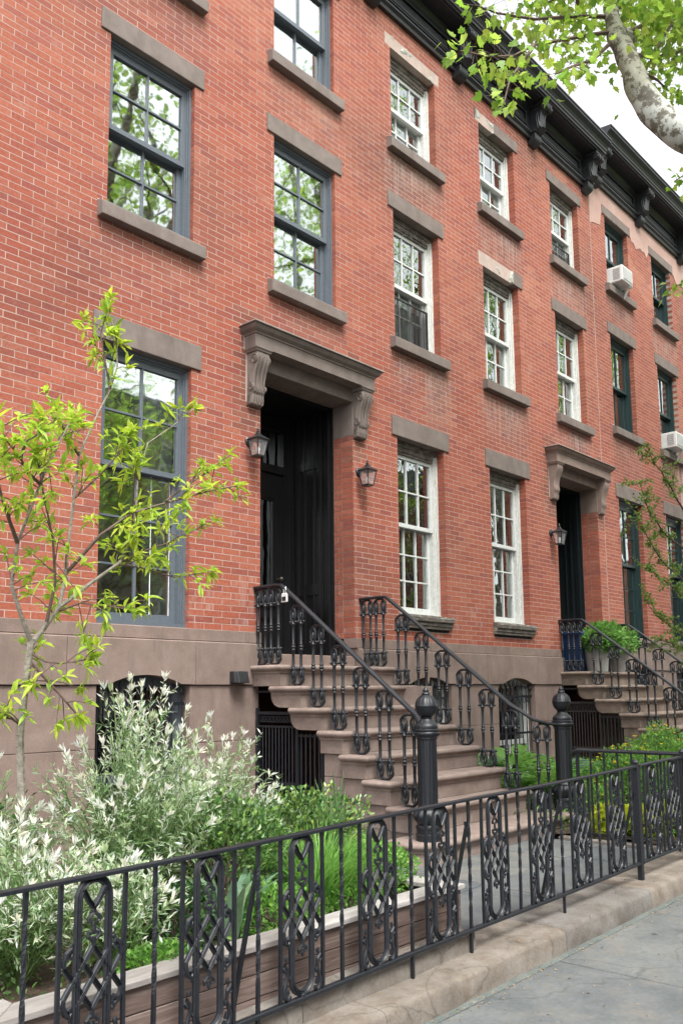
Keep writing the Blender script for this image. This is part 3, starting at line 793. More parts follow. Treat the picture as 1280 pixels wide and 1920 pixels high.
    lh = ah+[(dl-.045,dr+.045,-1,1.5+dz)]
    for za, zb_, off in ((.93,bz,.2),(.38,.93,.95),(-.4,.38,.5)):
        blocks(za+dz*.5*(za>.5), zb_+dz*.5*(.5<zb_<1.2), -.03, 1.72, off, lh)
    # basement windows behind grilles
    for A in arches:
        a, b_ = A[0], A[1]
        m_ = MB(); m_.box(a,a+.07,.10,.2,-.2,bz+.1); m_.box(b_-.07,b_,.10,.2,-.2,bz+.1); m_.box(a+.07,b_-.07,.1,.2,bz-.02,bz+.1); m_.box(a+.07,b_-.07,.11,.2,.62,.68); m_.box((a+b_)/2-.02,(a+b_)/2+.02,.112,.19,-.2,.62)
        w_ = build(m_,'basement_window','white_sash' if A[2]=='white' else ('charcoal_frame' if A[2]=='grey' else 'green_frame'),H)
        p_ = MB(); p_.add([(a+.07,.16,-.2),(b_-.07,.16,-.2),(b_-.07,.16,bz),(a+.07,.16,bz)],[(0,1,2,3)]); build(p_,'pane','glass_old',w_)
        r_ = MB(); r_.box(a,b_,1.0,1.05,-.3,bz+.2); r_.box(a-.05,a,.2,1.05,-.3,bz+.2); r_.box(b_,b_+.05,.2,1.05,-.3,bz+.2); r_.box(a,b_,.2,1.05,bz+.1,bz+.2); build(r_,'room','room',w_)
        gr = MB()
        for i in range(9):
            xx = a+.05+(b_-a-.1)*i/8; u = (xx-(a+b_)/2)/((b_-a)/2)
            gr.tube([(xx,.03,-.25),(xx,.03,bz-.06+.10*(1-u*u))],.008,6)
            gr.lathe([(.004,0),(.02,.03),(.022,.05),(.004,.10)],(xx,.03,bz-.12+.08*(1-u*u)),6)
            if i < 8:
                xm = xx+(b_-a-.1)/16; gr.tube([(xm+.03*math.cos(t),.03,bz-.22+.045*math.sin(t)) for t in [k*math.pi/5 for k in range(11)]],.005,5)
        for zz in (bz-.17,.78,.25): gr.bar((a+.01,.028,zz),(b_-.01,.028,zz),.012,.03)
        build(gr,'window_grille','iron',w_,smooth=True)
    return H

def cur(right=.62, mat='curtain_white', v0=0): return [(right,.93,v0,1.,mat,.18)]
MV = 'curtain_mauve'
h1 = make_house('h1', 'nearest brick house with charcoal window frames and a carved brownstone door hood', 1.43, 7.79, 0, 2.0, 10.35, [
    (4.18,5.175,2.003,4.56,'grey',2,3,2,.58,dict(yf=.055,curtain=[(.60,.98,0,1.,'curtain_white',.15)])),
    (4.18,5.175,5.88,7.58,'grey',2,2,2,.5,dict(yf=.055)),
    (4.18,5.175,8.60,9.93,'grey',2,2,2,.5,dict(yf=.055)),
    (6.29,7.295,5.88,7.60,'grey',2,2,2,.5,dict(yf=.055)),
    (6.29,7.295,8.60,9.95,'grey',1,1,2,.5,dict(yf=.055)),
    (1.95,2.945,2.003,4.56,'grey',2,3,2,.58,dict(yf=.055,curtain=cur(.6))),
    (1.95,2.945,5.88,7.58,'grey',2,2,2,.5,dict(yf=.055)),
    (1.95,2.945,8.60,9.93,'grey',2,2,2,.5,dict(yf=.055)),
    ], (6.09,7.56), 'lintel_stone', 'door_paint', False, 1, {}, cbr=(1.62,3.6,5.72,7.62), arches=((4.18,5.18,'grey'),(1.95,2.95,'grey')))
h2 = make_house('h2', 'middle brick house with peeling white sash windows and spalled lintels', 7.79, 14.15, 0, 2.0, 10.35, [
    (8.41,9.405,2.13,4.57,'white',2,3,3,.55,dict(yf=.11,sillbox=.2)),
    (8.41,9.405,5.88,7.62,'white',2,2,3,.5,dict(yf=.11,screen=.40)),
    (8.41,9.405,8.60,9.92,'white',2,2,3,.5,dict(yf=.11)),
    (10.525,11.52,2.13,4.57,'white',2,3,3,.55,dict(yf=.11,sillbox=.2)),
    (10.525,11.52,5.88,7.62,'white',2,2,3,.5,dict(yf=.11)),
    (10.525,11.52,8.60,9.92,'white',2,2,3,.5,dict(yf=.11)),
    (12.685,13.68,5.88,7.62,'white',2,2,3,.5,dict(yf=.11)),
    (12.685,13.68,8.60,9.92,'white',2,2,3,.5,dict(yf=.11,screen=.34)),
    ], (12.45,13.90), 'brownstone', 'green_door_paint', True, 2, {2:(-.1,1.1),5:(.03,.42),4:(-.1,.76)}, cbr=(7.98,9.96,12.10,13.96), arches=((8.41,9.41,'white'),(10.52,11.52,'white')))
h3 = make_house('h3', 'farthest brick house with dark green window frames and window air conditioners', 14.15, 20.51, .25, 2.28, 10.66, [
    (14.77,15.76,2.29,4.80,'green',2,3,2,.55,dict(yf=.09,curtain=[(.02,.98,0,.62,'blind',.22),(.55,.98,.6,1,'blind',.25)])),
    (14.77,15.76,6.13,7.88,'green',1,1,2,.5,dict(yf=.09,curtain=[(.55,.98,0,1.,'blind',.25)])),
    (14.77,15.76,8.85,10.19,'green',1,1,2,.5,dict(yf=.09,curtain=[(.3,.98,0,1.,'blind',.3)])),
    (16.89,17.88,2.29,4.80,'green',2,3,2,.55,dict(yf=.09,curtain=[(.02,.98,0,1.,'blind',.22)])),
    (16.89,17.88,6.13,7.88,'green',1,1,2,.5,dict(yf=.09,curtain=[(.5,.98,0,1.,'blind',.25)])),
    (16.89,17.88,8.85,10.19,'green',1,1,2,.5,dict(yf=.09,curtain=[(.02,.98,0,.5,'blind',.25)])),
    (19.05,20.04,6.13,7.88,'green',1,1,2,.5,dict(yf=.09)),
    (19.05,20.04,8.85,10.19,'green',1,1,2,.5,dict(yf=.09)),
    ], (18.81,20.28), 'brownstone', 'green_door_paint', True, 3, {}, cbr=(14.35,16.25,18.40,20.3), arches=((14.77,15.77,'green'),(16.89,17.89,'green')))
# rotten sill boxes under the two white parlour windows
for xl in (8.41, 10.525):
    mb = MB(); xr = xl+.995
    mb.prism([(-.075,2.33),(-.09,2.30),(-.085,2.255),(-.06,2.245),(-.06,2.205),(-.045,2.2),(-.045,2.165),(.14,2.165),(.14,2.345)],0,xl-.035,xr+.035)
    o = build(mb,'wooden_sill','rotten_wood',h2,bev=.004)
    mb = MB(); mb.box(xl+.002,xr-.002,.02,.16,2.132,2.164); build(mb,'sill_gap','room',h2)
# stone sills under the far parlour windows
for xl in (14.77,16.89):
    mb = MB(); mb.rr(xl-.12,xl+1.11,-.10,.1,[(-.06,2.16),(-.05,2.18),(-.02,2.205),(0,2.21),(0,2.265),(-.02,2.283)]); build(mb,'sill','brownstone_worn',h3,bev=.003)
# line of the party wall joint, pale parging beside it at the top
mb = MB(); mb.box(14.144,14.156,-.004,.006,2.3,10.3); build(mb,'party_joint','mortar',h3)
mb = MB(); 
rp = random.Random(5)
pts = [(14.16,10.66),(14.16,9.80)]+[(14.16+.1*i, 9.82+.012*i+rp.uniform(-.05,.05)) for i in range(1,5)]+[(14.64,10.18),(15.92,10.20)]+[(15.95+.1*i, 10.10+rp.uniform(-.06,.05)) for i in range(0,8)]+[(16.76,10.20),(18.05,10.2),(18.2,10.05),(18.6,10.1),(18.9,10.2),(20.4,10.2),(20.4,10.66)]
pp = [(x,z) for x, z in pts]
mb.prism([p for p in pp], 1, -.0075, .004)
build(mb,'parging','plaster',h3,label='pale cement parging under the cornice')

# ------------------------------------------------------------------ stoops
RI, TR, Z0, Y0 = .2074, .269, 1.659, .489
XL, XR = 5.907, 7.776
def nose(z): return [(0,z-.082),(.012,z-.082),(.014,z-.066),(.024,z-.06),(.030,z-.052),(.044,z-.045),(.050,z-.027),(.044,z-.010),(.030,z),(-.04,z+.0005)]
def make_stoop(dx, mat, label):
    T = thing('stoop', (6.84+dx, -1.2, 0), label, 'stoop', 'brownstone stoops')
    N_ = .05
    rz = [Y0+TR*i-N_ for i in range(8)]            # riser faces, distance from wall
    for i in range(7):
        z = Z0-RI*i; a, b_ = XL+N_+dx, XR-N_+dx
        yb = -.003 if i == 0 else -(rz[i-1]-.14)
        yf = -rz[i]
        mb = MB()
        ytb = -.003 if i == 0 else -(rz[i-1]-.015)
        zlow = z-RI+.001
        if i in (1,2):
            rr_ = .13; cy, cz = yb-rr_, zlow+rr_
            poly = [(yf,zlow),(yf,z-.082),(yb,z-.082)]+[(cy+rr_*math.cos(R(t)),cz-rr_*math.sin(R(t))) for t in (0,18,36,54,72,90)]
            mb.prism(poly,0,a,b_)
        else:
            mb.box(a,b_,yf,ytb if i else -.003,zlow,z-.082)
        o = build(mb,'step',mat,T,bev=.004)
        tb = MB(); tb.rr(a,b_,yf,(yb-.02 if i in (1,2) else ytb),nose(z)); build(tb,'tread',mat,o,smooth=True,ang=50)
    # wide rounded bottom step
    z = Z0-RI*7; xa, xb = 5.60+dx, 8.24+dx; yf, yb = -(rz[7]+.09), -(rz[6]-.02)
    def ring(o, zz):
        p = []; r_ = .26+o
        for t in range(0,91,10): p.append((xa-o+r_-r_*math.cos(R(t)), yf-o+r_-r_*math.sin(R(t)), zz))
        for t in range(0,91,10): p.append((xb+o-r_+r_*math.sin(R(t)), yf-o+r_-r_*math.cos(R(t)), zz))
        return p+[(xb+o,yb,zz),(xa-o,yb,zz)]
    mb = MB(); mb.rings([ring(0,-.06),ring(0,z-.082)]); o = build(mb,'step',mat,T,bev=.003)
    tb = MB(); tb.rings([ring(q,zz) for q, zz in nose(z)]); build(tb,'tread',mat,o,smooth=True,ang=50)
    # ashlar below, set back behind the step blocks; the passage to the basement door stays open
    for k in range(3,8):
        z1 = Z0-RI*(k+1); z0 = max(z1-RI,-.06)
        if z1 <= -.02: break
        yfr = -(rz[k]-.02) if k < 7 else -(rz[6])
        mb = MB()
        mb.box(XL+N_+.028+dx,XR-N_-.028+dx,yfr,-.985,z0+.0022,z1-.0022)
        build(mb,'stone_block',mat,T,bev=.004)
    mb = MB(); mb.box(XL+N_+.03+dx,XR-N_-.03+dx,-(rz[3]-.03),-.985,Z0-RI*4+.002,Z0-RI*3-.002) ; build(mb,'stone_block',mat,T,bev=.004)
    mb = MB(); mb.box(XL+N_+.3+dx,XR-N_-.3+dx,-.98,-.02,-.05,.0); build(mb,'passage_floor','concrete',T)
    mb = MB(); mb.box(XR-N_-.2+dx,XR-N_-.03+dx,-.98,-.02,0.001,Z0-RI-.01); build(mb,'stone_block',mat,T,bev=.004)
    return T
make_stoop(0,'brownstone_step','clean brownstone stoop rising to the nearest black front door')
make_stoop(6.36,'brownstone_worn','dirty mossy brownstone stoop with flower pots on its landing')

# iron stair railings with paired balusters
def hz(y): # handrail height at distance y from the wall
    return 2.45 if y < .39 else 2.45-.771*(y-.39)
BAL = {}
def baluster(h):
    key = round(h,3)
    if key in BAL: return BAL[key]
    mb = MB(); s = .053; r = .0105
    for sy in (-s,s):
        mb.lathe([(.013,.15),(.022,.162),(.014,.18),(.0135,h*.34),(.015,h*.43),(.022,h*.44),(.015,h*.455),(.026,h*.475),(.015,h*.495),(.021,h*.51),(.0135,h*.525),(.0145,h*.7),(.016,h-.20),(.025,h-.185),(.014,h-.165),(.012,h-.15)],(0,sy,0),8)
        for zc, up in ((h-.10,1),(.092,-1)):
            mb.tube([(0,sy+.033*math.cos(t),zc+.072*math.sin(t)) for t in [k*math.pi/7 for k in range(15)]],.0105,6)
            mb.sphere((0,sy,zc-up*.012),.021,6,5,(.8,.8,2.2))
            mb.tube([(0,sy,zc-up*.07),(0,sy,zc+up*.06)],.006,5)
            for q in (-1,1): mb.sphere((0,sy+q*.038,zc-up*.066),.015,6,4)
        mb.sphere((0,sy,.155),.02,6,4)
    for zc, sg in ((h-.072,1),(.066,-1)):
        e = s+.036
        mb.tube([(0,e*math.cos(t),zc+sg*.064*math.sin(t)) for t in [k*math.pi/10 for k in range(11)]],.0125,6)
    mb.box(-.012,.012,-.03,.03,-.004,.008)
    me = mesh_of(mb,'baluster',Vector((0,0,0)))
    me.polygons.foreach_set('use_smooth',[True]*len(me.polygons)); me.set_sharp_from_angle(angle=R(45))
    me.materials.append(M['iron']); BAL[key] = me
    return me
def newel(parent, x, y, z, mat='iron'):
    mb = MB()
    mb.lathe([(.105,0),(.105,.05),(.098,.055),(.098,.09),(.104,.095),(.104,.11),(.09,.12),(.086,.125)],(x,y,z),32)
    o = build(mb,'newel_post',mat,parent,smooth=True)
    b_ = MB(); b_.lathe([(.086,.125),(.094,.14,.05),(.112,.17,.08),(.118,.195,.09),(.108,.225,.07),(.088,.245,.04),(.092,.252),(.086,.262),(.08,.275)],(x,y,z),48,12); build(b_,'acanthus_bulb',mat,o,smooth=True,ang=60)
    b_ = MB(); b_.lathe([(.080,.275),(.078,.29),(.078,.30,.035),(.077,.78,.035),(.078,.79)],(x,y,z),64,16); build(b_,'fluted_shaft',mat,o,smooth=True,ang=60)
    b_ = MB(); b_.lathe([(.078,.79),(.086,.80),(.084,.81),(.1,.83,.03),(.103,.845,.03),(.096,.855),(.1,.862),(.1,.872),(.09,.88),(.095,.9),(.085,.915),(.07,.93),(.05,.95),(.046,.958),(.05,.965),(.044,.972)],(x,y,z),48,24); build(b_,'collar',mat,o,smooth=True,ang=50)
    b_ = MB(); b_.lathe([(.044,.972),(.06,.985),(.078,1.01,.02),(.086,1.04,.02),(.088,1.052),(.092,1.058),(.09,1.066),(.084,1.085,.045),(.072,1.115,.055),(.052,1.138,.05),(.034,1.15),(.03,1.153),(.036,1.158),(.032,1.168),(.022,1.175),(.026,1.182),(.02,1.195),(.008,1.215),(.001,1.225)],(x,y,z),48,14); build(b_,'finial',mat,o,smooth=True,ang=60)
    return o
def make_railing(xr, xn, label, dx=0):
    T = thing('stair_railing', (xr+dx,-1.2,0), label, 'railing', 'iron stair railings of the stoops')
    mb = MB()
    path = [(xr,.0,2.45),(xr,-.30,2.452),(xr,-.385,2.445)]
    path += [(xr,-.43,2.415)]+[(xr,-y,hz(y)) for y in (.6,1.0,1.4,1.8,1.95)]
    s_ = 1 if xn > xr else -1
    path += [(xr+s_*.02,-2.06,hz(2.05)+.012),(xr+s_*.08,-2.15,1.10),(xr+(xn-xr)*.55,-2.23,1.055),(xn-s_*.06,-2.29,1.045)]
    path = [(p[0]+dx,p[1],p[2]) for p in path]
    pts = [Vector(p) for p in path]; prof = [(-.024,-.012),(-.03,0),(-.026,.012),(-.012,.02),(.012,.02),(.026,.012),(.03,0),(.024,-.012)]
    rs = []
    for i, p in enumerate(pts):
        d = (pts[min(i+1,len(pts)-1)]-pts[max(i-1,0)]).normalized(); side = d.cross(Vector((0,0,1))).normalized(); up = side.cross(d)
        rs.append([tuple(p+side*a+up*b_) for a, b_ in prof])
    mb.rings(rs); mb.box(xr-.012+dx,xr+.012+dx,-.02,.01,2.40,2.47)
    build(mb,'handrail','iron',T,smooth=True)
    h0 = 2.435-Z0
    def put(y, z, h, xx=xr, rz_=0):
        o = bpy.data.objects.new('baluster', baluster(h)); COL.objects.link(o); o.parent = T; o.location = Vector((xx+dx,-y,z+.006))-wloc(T); o.rotation_euler = (0,0,rz_)
    put(.10,Z0,h0); put(.29,Z0,h0)
    for i in range(1,7):
        y = Y0+TR*(i-1)+.115; put(y,Z0-RI*i,hz(y)-(Z0-RI*i)-.055)
    zb = Z0-RI*7
    put(2.20,zb,1.10-zb-.04,xr+(xn-xr)*.42,math.atan2(-(xn-xr),-.25))
    newel(T,xn+dx,-2.30,zb+.001)
    return T
make_railing(6.02,5.80,'black cast-iron railing on the left of the clean near stoop')
make_railing(7.66,8.06,'black cast-iron railing on the right of the clean near stoop')
make_railing(6.02,5.80,'black cast-iron railing on the left of the far mossy stoop',6.36)
make_railing(7.66,8.06,'black cast-iron railing on the right of the far mossy stoop',6.36)

# gates below the stoops
def stoop_gate(dx, label, mat, pointed):
    X = XL+.10+dx; y0, y1 = -.06, -.95
    T = thing('iron_gate',(X,-.5,0),label,'gate')
    mb = MB()
    for y in (y0,-.62,y1): mb.bar((X,y,-.04),(X,y,1.24 if y != y1 else 1.0),.03,.03)
    zt = 1.19
    mb.bar((X,y0,zt),(X,-.62,zt),.02,.03); mb.bar((X,y0,zt-.13),(X,-.62,zt-.13),.02,.02); mb.bar((X,y0,.52),(X,-.62,.52),.02,.03); mb.bar((X,y0,.06),(X,-.62,.06),.02,.03)
    mb.bar((X,-.62,.98),(X,y1,.98),.02,.02); mb.bar((X,-.62,.45),(X,y1,.45),.02,.02)
    mb.bar((X,y0,1.40),(X,-.30,1.40),.018,.018)
    build(mb,'gate_frame',mat,T)
    bb = MB()
    for i in range(10):
        y = y0-.075-(i*.046)
        bb.tube([(X,y,.06),(X,y,zt-.14)],.0075,6)
        if pointed: bb.tube([(X,y+.02,zt-.14),(X,y+.012,zt-.05),(X,y,zt+.02)],.006,5); bb.tube([(X,y-.02,zt-.14),(X,y-.012,zt-.05),(X,y,zt+.02)],.006,5)
    for i in range(5): bb.tube([(X,-.67-i*.058,-.02),(X,-.67-i*.058,1.0)],.0075,6)
    build(bb,'bars',mat,T,smooth=True)
    if not pointed:
        sb = MB()
        for i in range(11):
            y = y0-.03-i*.05
            sb.tube([(X,y-.02+.022*math.cos(t)*(1-t/9),zt-.065+.045*math.sin(t)*(1-t/9)) for t in [k*.6 for k in range(12)]],.005,5)
            sb.tube([(X,y-.045+.01*math.cos(t),zt-.065+.03*math.sin(t)) for t in [k*.7 for k in range(9)]],.004,5)
        for i in range(20):
            z = .1+i*.048
            for yy in (y0-.03,-.592): sb.tube([(X,yy+.018*math.cos(t)*(1-t/8),z+.02*math.sin(t)) for t in [k*.7 for k in range(9)]],.0045,5)
        build(sb,'scrollwork',mat,T,smooth=True,kind='stuff')
        pl = MB(); pl.box(X-.004,X+.004,-.36,y0-.01,.07,.50); build(pl,'kick_plate','black_metal',T)
    return T
stoop_gate(0,'black scrolled iron gate under the near stoop','iron',False)
stoop_gate(6.36,'rusty brown pointed iron gate under the far stoop','iron_old',True)

# ------------------------------------------------------------------ street fence
FY = -3.865; PITCH = .1275
def ftop(x): return .795+gz(x)
def fbot(x): return .118+gz(x)
def orn_mesh():
    """hoop, lattice and scrolls of one cast panel; x across, z from the bottom rail, height 1 = .665"""
    Hh = .655; hoop = MB(); lat = MB(); scl = MB(); scr_ = MB()
    w = .060; n = 12
    path = [(-w,.075)]+[(-w, .075+(Hh-.145)*i/4) for i in range(1,5)]
    top = [(w*math.cos(t), Hh-.07+.066*math.sin(t)) for t in [math.pi-k*math.pi/n for k in range(n+1)]]
    side = [(w, Hh-.07-(Hh-.145)*i/4) for i in range(1,5)]
    bot = [(w*math.cos(t), .075-.06*math.sin(t)) for t in [k*math.pi/n for k in range(1,n)]]
    loop = path[:-1]+top+side+bot
    # moulded band: flat strip with a raised middle
    def band(mb, pts, wd, th, closed):
        m = len(pts); rs = []
        for i in range(m):
            a = pts[(i-1) % m] if closed or i else pts[i]; b_ = pts[(i+1) % m] if closed or i < m-1 else pts[i]
            d = Vector((b_[0]-a[0],b_[1]-a[1])); d.normalize(); nn = Vector((-d.y,d.x)); p = Vector(pts[i])
            q = lambda o, y: (p.x+nn.x*o, y, p.y+nn.y*o)
            rs.append([q(-wd/2,-th*.3),q(-wd*.3,-th*.55),q(-wd*.14,-th*.28),q(0,-th*.7),q(wd*.14,-th*.28),q(wd*.3,-th*.55),q(wd/2,-th*.3),q(wd/2,th*.4),q(-wd/2,th*.4)])
        if closed: rs.append(rs[0])
        mb.rings(rs, cap=not closed)
    band(hoop, loop, .028, .015, True)
    for s_ in (-1,1): band(hoop, [(s_*w*.72,Hh-.035),(s_*w*.35,Hh-.075),(0,Hh-.10)], .016,.02,False)
    hoop.sphere((0,-.003,Hh-.112),.010,7,5,(1,.6,1.2)); hoop.sphere((0,-.003,Hh-.160),.009,7,5,(.9,.6,1.7))
    for s_ in (-1,1): hoop.tube([(0,-.003,Hh-.118),(s_*.012,-.003,Hh-.124),(s_*.022,-.003,Hh-.134),(s_*.021,-.003,Hh-.145),(s_*.012,-.003,Hh-.146),(s_*.012,-.003,Hh-.138)],[.006,.007,.0075,.007,.006,.005],6)
    hoop.sphere((0,-.004,.005),.012,6,5)
    cz = Hh*.50; dx, dz = .037, .051
    segs = [((0,2),(3,-1)),((-1.6,1.6),(1.6,-1.6)),((-3,1),(0,-2)),((0,2),(-3,-1)),((1.6,1.6),(-1.6,-1.6)),((3,1),(0,-2))]
    for (a, b_) in segs: band(lat, [(a[0]*dx,cz+a[1]*dz),(b_[0]*dx,cz+b_[1]*dz)], .0185, .014, False)
    for sg in (1,-1):
        z = cz+sg*(2*dz)
        lat.tube([(0,-.004,z),(0,-.004,z+sg*.03)],.009,6); lat.sphere((0,-.004,z+sg*.052),.010,7,5,(.9,.6,1.6))
        for s_ in (-1,1): lat.tube([(0,-.004,z+sg*.018),(s_*.013,-.004,z+sg*.024),(s_*.023,-.004,z+sg*.034),(s_*.022,-.004,z+sg*.046),(s_*.012,-.004,z+sg*.046),(s_*.013,-.004,z+sg*.038)],[.006,.007,.008,.007,.006,.005],6)
        for sx in (-1,1):
            x = sx*3*dx*.985
            c = [(x,cz+sg*dz*1.0),(x*1.02,cz+sg*dz*1.35),(x*.93,cz+sg*dz*1.85),(x*.78,cz+sg*dz*2.1),(x*.70,cz+sg*dz*1.85),(x*.78,cz+sg*dz*1.55),(x*.86,cz+sg*dz*1.7)]
            lat.tube([(p[0],-.003,p[1]) for p in c],[.008,.010,.011,.010,.009,.009,.012],6)
            lat.sphere((x*.76,-.003,cz+sg*dz*2.3),.009,6,5,(1,.6,1))
    for sx, scr in ((-1,scl),(1,scr_)):
        c = [(.075,.02),(.088,.006),(.103,.016),(.108,.045),(.098,.075),(.09,.10),(.094,.13),(.106,.145),(.112,.13),(.104,.12)]
        scr.tube([(sx*p[0],-.002,p[1]) for p in c],[.010,.011,.012,.011,.009,.008,.010,.011,.010,.010],6)
        scr.sphere((sx*.094,-.002,.165),.011,7,5,(1,.6,1.2)); scr.tube([(sx*.083,-.002,.03),(sx*.09,-.002,.05),(sx*.096,-.002,.035)],.008,5)
        scr.tube([(sx*.07,-.002,.10),(sx*.08,-.002,.085),(sx*.09,-.002,.10)],.008,5)
    out = []
    for nm, mb in (('ornament_panel',hoop),('lattice',lat),('scroll',scl),('scroll',scr_)):
        me = mesh_of(mb,nm,Vector((0,0,0))); bm = bmesh.new(); bm.from_mesh(me); bmesh.ops.recalc_face_normals(bm,faces=bm.faces); bm.to_mesh(me); bm.free()
        me.polygons.foreach_set('use_smooth',[True]*len(me.polygons)); me.set_sharp_from_angle(angle=R(30)); me.materials.append(M['iron']); out.append(me)
    return out
ORN = orn_mesh()
def ornament(T, x, y, z, h):
    o = bpy.data.objects.new('ornament_panel',ORN[0]); COL.objects.link(o); o.parent = T; o.location = Vector((x,y,z))-wloc(T); o.scale = (1,1,h/.655)
    for nm, me in (('lattice',ORN[1]),('scroll',ORN[2]),('scroll',ORN[3])):
        c = bpy.data.objects.new(nm,me); COL.objects.link(c); c.parent = o
def picket(T, x, y, z0, z1, twist, w=.0138, name='picket'):
    lean = random.gauss(0,.0018); mb = MB(); n = 44 if twist else 2; rs = []
    for i in range(n+1):
        z = z0+(z1-z0)*i/n; t = 0
        if twist:
            u = i/n; t = 0 if u < .3 else (min(u,.9)-.3)/.6*math.pi*3
            t = max(0,t)
        ww = w*(1.0 if not twist else 1.02)
        rs.append([(x+lean*math.sin(math.pi*i/n)*2+ww*.7071*math.cos(t+math.pi/4+k*math.pi/2), y+ww*.7071*math.sin(t+math.pi/4+k*math.pi/2), z) for k in range(4)])
    mb.rings(rs); return build(mb,name,'iron',T)
def fence_run(T, x0, x1, cells, y=FY, legs=(), braces=()):
    for zf, nm, hw, hh in ((ftop,'top_rail',.018,.0075),(fbot,'bottom_rail',.015,.009)):
        mb = MB(); n = 10; rs = []
        for i in range(n+1):
            x = x0+(x1-x0)*i/n; z = zf(x)+(.004*math.sin(x*2.1))
            rs.append([(x,y-hw,z-hh),(x,y+hw,z-hh),(x,y+hw,z+hh*.6),(x,y+hw*.7,z+hh),(x,y-hw*.7,z+hh),(x,y-hw,z+hh*.6)])
        mb.rings(rs); build(mb,nm,'iron',T)
    for x, kind in cells:
        if kind == 'o': ornament(T,x,y,fbot(x)+.006,ftop(x)-fbot(x)-.012)
        else:
            leg = any(abs(x-q) < .02 for q in legs)
            picket(T,x,y+.0003,gz(x)-.01 if leg else fbot(x)+.001,ftop(x)-.002,kind == 't',name='post' if leg else 'picket')
    for x in braces:
        mb = MB(); mb.bar((x,y+.012,gz(x)+.66),(x-.01,y+.155,gz(x)+.05),.016,.016,(1,0,0)); mb.bar((x,y+.004,gz(x)+.60),(x,y+.02,gz(x)+.68),.014,.014,(1,0,0)); build(mb,'brace','iron',T)
F1 = thing('iron_fence',(3.5,FY,0),'long black iron fence with lattice panels along the sidewalk','fence')
cells = [(1.505+PITCH*k, 'tbob'[k % 4]) for k in range(-14,37)]
fence_run(F1, 1.505+PITCH*-14, 6.20, cells, legs=[1.505+PITCH*k for k in (-8,0,8,16,20,28)], braces=[1.505+PITCH*k for k in (8,20,28)]+[6.185])
mb = MB(); mb.box(6.183,6.217,FY-.017,FY+.017,gz(6.2)-.01,ftop(6.2)+.02); mb.lathe([(.02,0),(.024,.01),(.016,.02),(.001,.034)],(6.2,FY,ftop(6.2)+.02),10); build(mb,'end_post','iron',F1)
G1 = thing('fence_gate',(6.64,FY,0),'closed black lattice gate in the sidewalk fence, hung beside the thick end post','gate')
cells = [(6.33,'b'),(6.458,'o'),(6.585,'b'),(6.645,'t'),(6.715,'b'),(6.842,'o'),(6.965,'b')]
fence_run(G1, 6.235, 7.035, cells)
for x in (6.243,7.027): picket(G1,x,FY,fbot(x)-.012,ftop(x)+.004,False,.02,'stile')
F2 = thing('iron_fence',(8.5,FY,0),'black iron fence past the gate, in front of the flower bed','fence')
cells = [(7.08+PITCH*k, 'tbob'[k % 4]) for k in range(1,34)]
fence_run(F2, 7.08, 7.08+PITCH*34, cells, legs=[7.08+PITCH*k for k in (12,24)])
mb = MB(); mb.box(7.055,7.095,FY-.02,FY+.02,gz(7)-.01,ftop(7)+.03); mb.lathe([(.02,0),(.026,.012),(.016,.024),(.001,.04)],(7.075,FY,ftop(7)+.03),10); build(mb,'end_post','iron',F2)
# low garden rail along the bed
GR = thing('garden_rail',(7.36,-3.3,0),'black iron garden rail with a heavy top bar beside the walkway','fence')
mb = MB(); yy0, yy1, gx = -2.80, -3.84, 7.36
mb.rings([[(gx-.03,y,z-.012),(gx+.03,y,z-.012),(gx+.034,y,z+.004),(gx+.02,y,z+.018),(gx-.02,y,z+.018),(gx-.034,y,z+.004)] for y, z in ((yy0+.035,.80),(yy0+.02,.835),(yy0-.02,.848),(yy1,.848))]); build(mb,'top_rail','iron',GR)
mb = MB(); mb.bar((gx,yy0,.13),(gx,yy1,.13),.02,.012); build(mb,'bottom_rail','iron',GR)
for i in range(9):
    y = yy0-.01-(yy0-yy1-.03)*i/8
    mb = MB(); mb.bar((gx,y,.02),(gx,y,.84),.024 if i in (0,8) else .014,.024 if i in (0,8) else .014,(1,0,0)); build(mb,'post' if i in (0,8) else 'picket','iron',GR)
for i in (2,5):
    y = yy0-.06-(yy0-yy1-.03)*i/8; mb = MB()
    for a, b_ in ((0,.1),(.1,0)): mb.bar((gx,y-a,.3),(gx,y-b_,.6),.014,.014,(1,0,0))
    build(mb,'cross_bars','iron',GR)

# ------------------------------------------------------------------ wooden planter
PL = thing('planter_box',(2.85,-3.0,0),'long wooden planter of brown boards with a pale grey cap','planter')
px0, px1, pyf, pyb = 1.50, 4.18, -3.715, -1.9
for r_ in range(3):
    z0 = .012+.0955*r_
    for a, b_ in ((px0,2.86),(2.864,px1)): mb = MB(); mb.box(a,b_,pyf,pyf+.025,z0,z0+.0905); build(mb,'board','planter_board',PL,bev=.002)
    for xx in (px0,px1-.025): mb = MB(); mb.box(xx,xx+.025,pyf+.026,pyb,z0,z0+.093); build(mb,'board','planter_board',PL,bev=.002)
cw = .135; zt = .300
def cap(poly): mb = MB(); mb.prism(poly,2,zt,zt+.026); build(mb,'cap_board','planter_cap_wood',PL,bev=.004)
o_ = .02
cap([(px0-o_,pyf-o_),(2.9-.001,pyf-o_),(2.9-.001,pyf-o_+cw),(px0-o_+cw,pyf-o_+cw)])
cap([(2.9+.001,pyf-o_),(px1+o_,pyf-o_),(px1+o_-cw,pyf-o_+cw),(2.9+.001,pyf-o_+cw)])
cap([(px0-o_,pyf-o_+.002),(px0-o_+cw-.001,pyf-o_+cw+.002),(px0-o_+cw-.001,pyb),(px0-o_,pyb)])
cap([(px1+o_,pyf-o_+.002),(px1+o_,pyb),(px1+o_-cw+.001,pyb),(px1+o_-cw+.001,pyf-o_+cw+.002)])
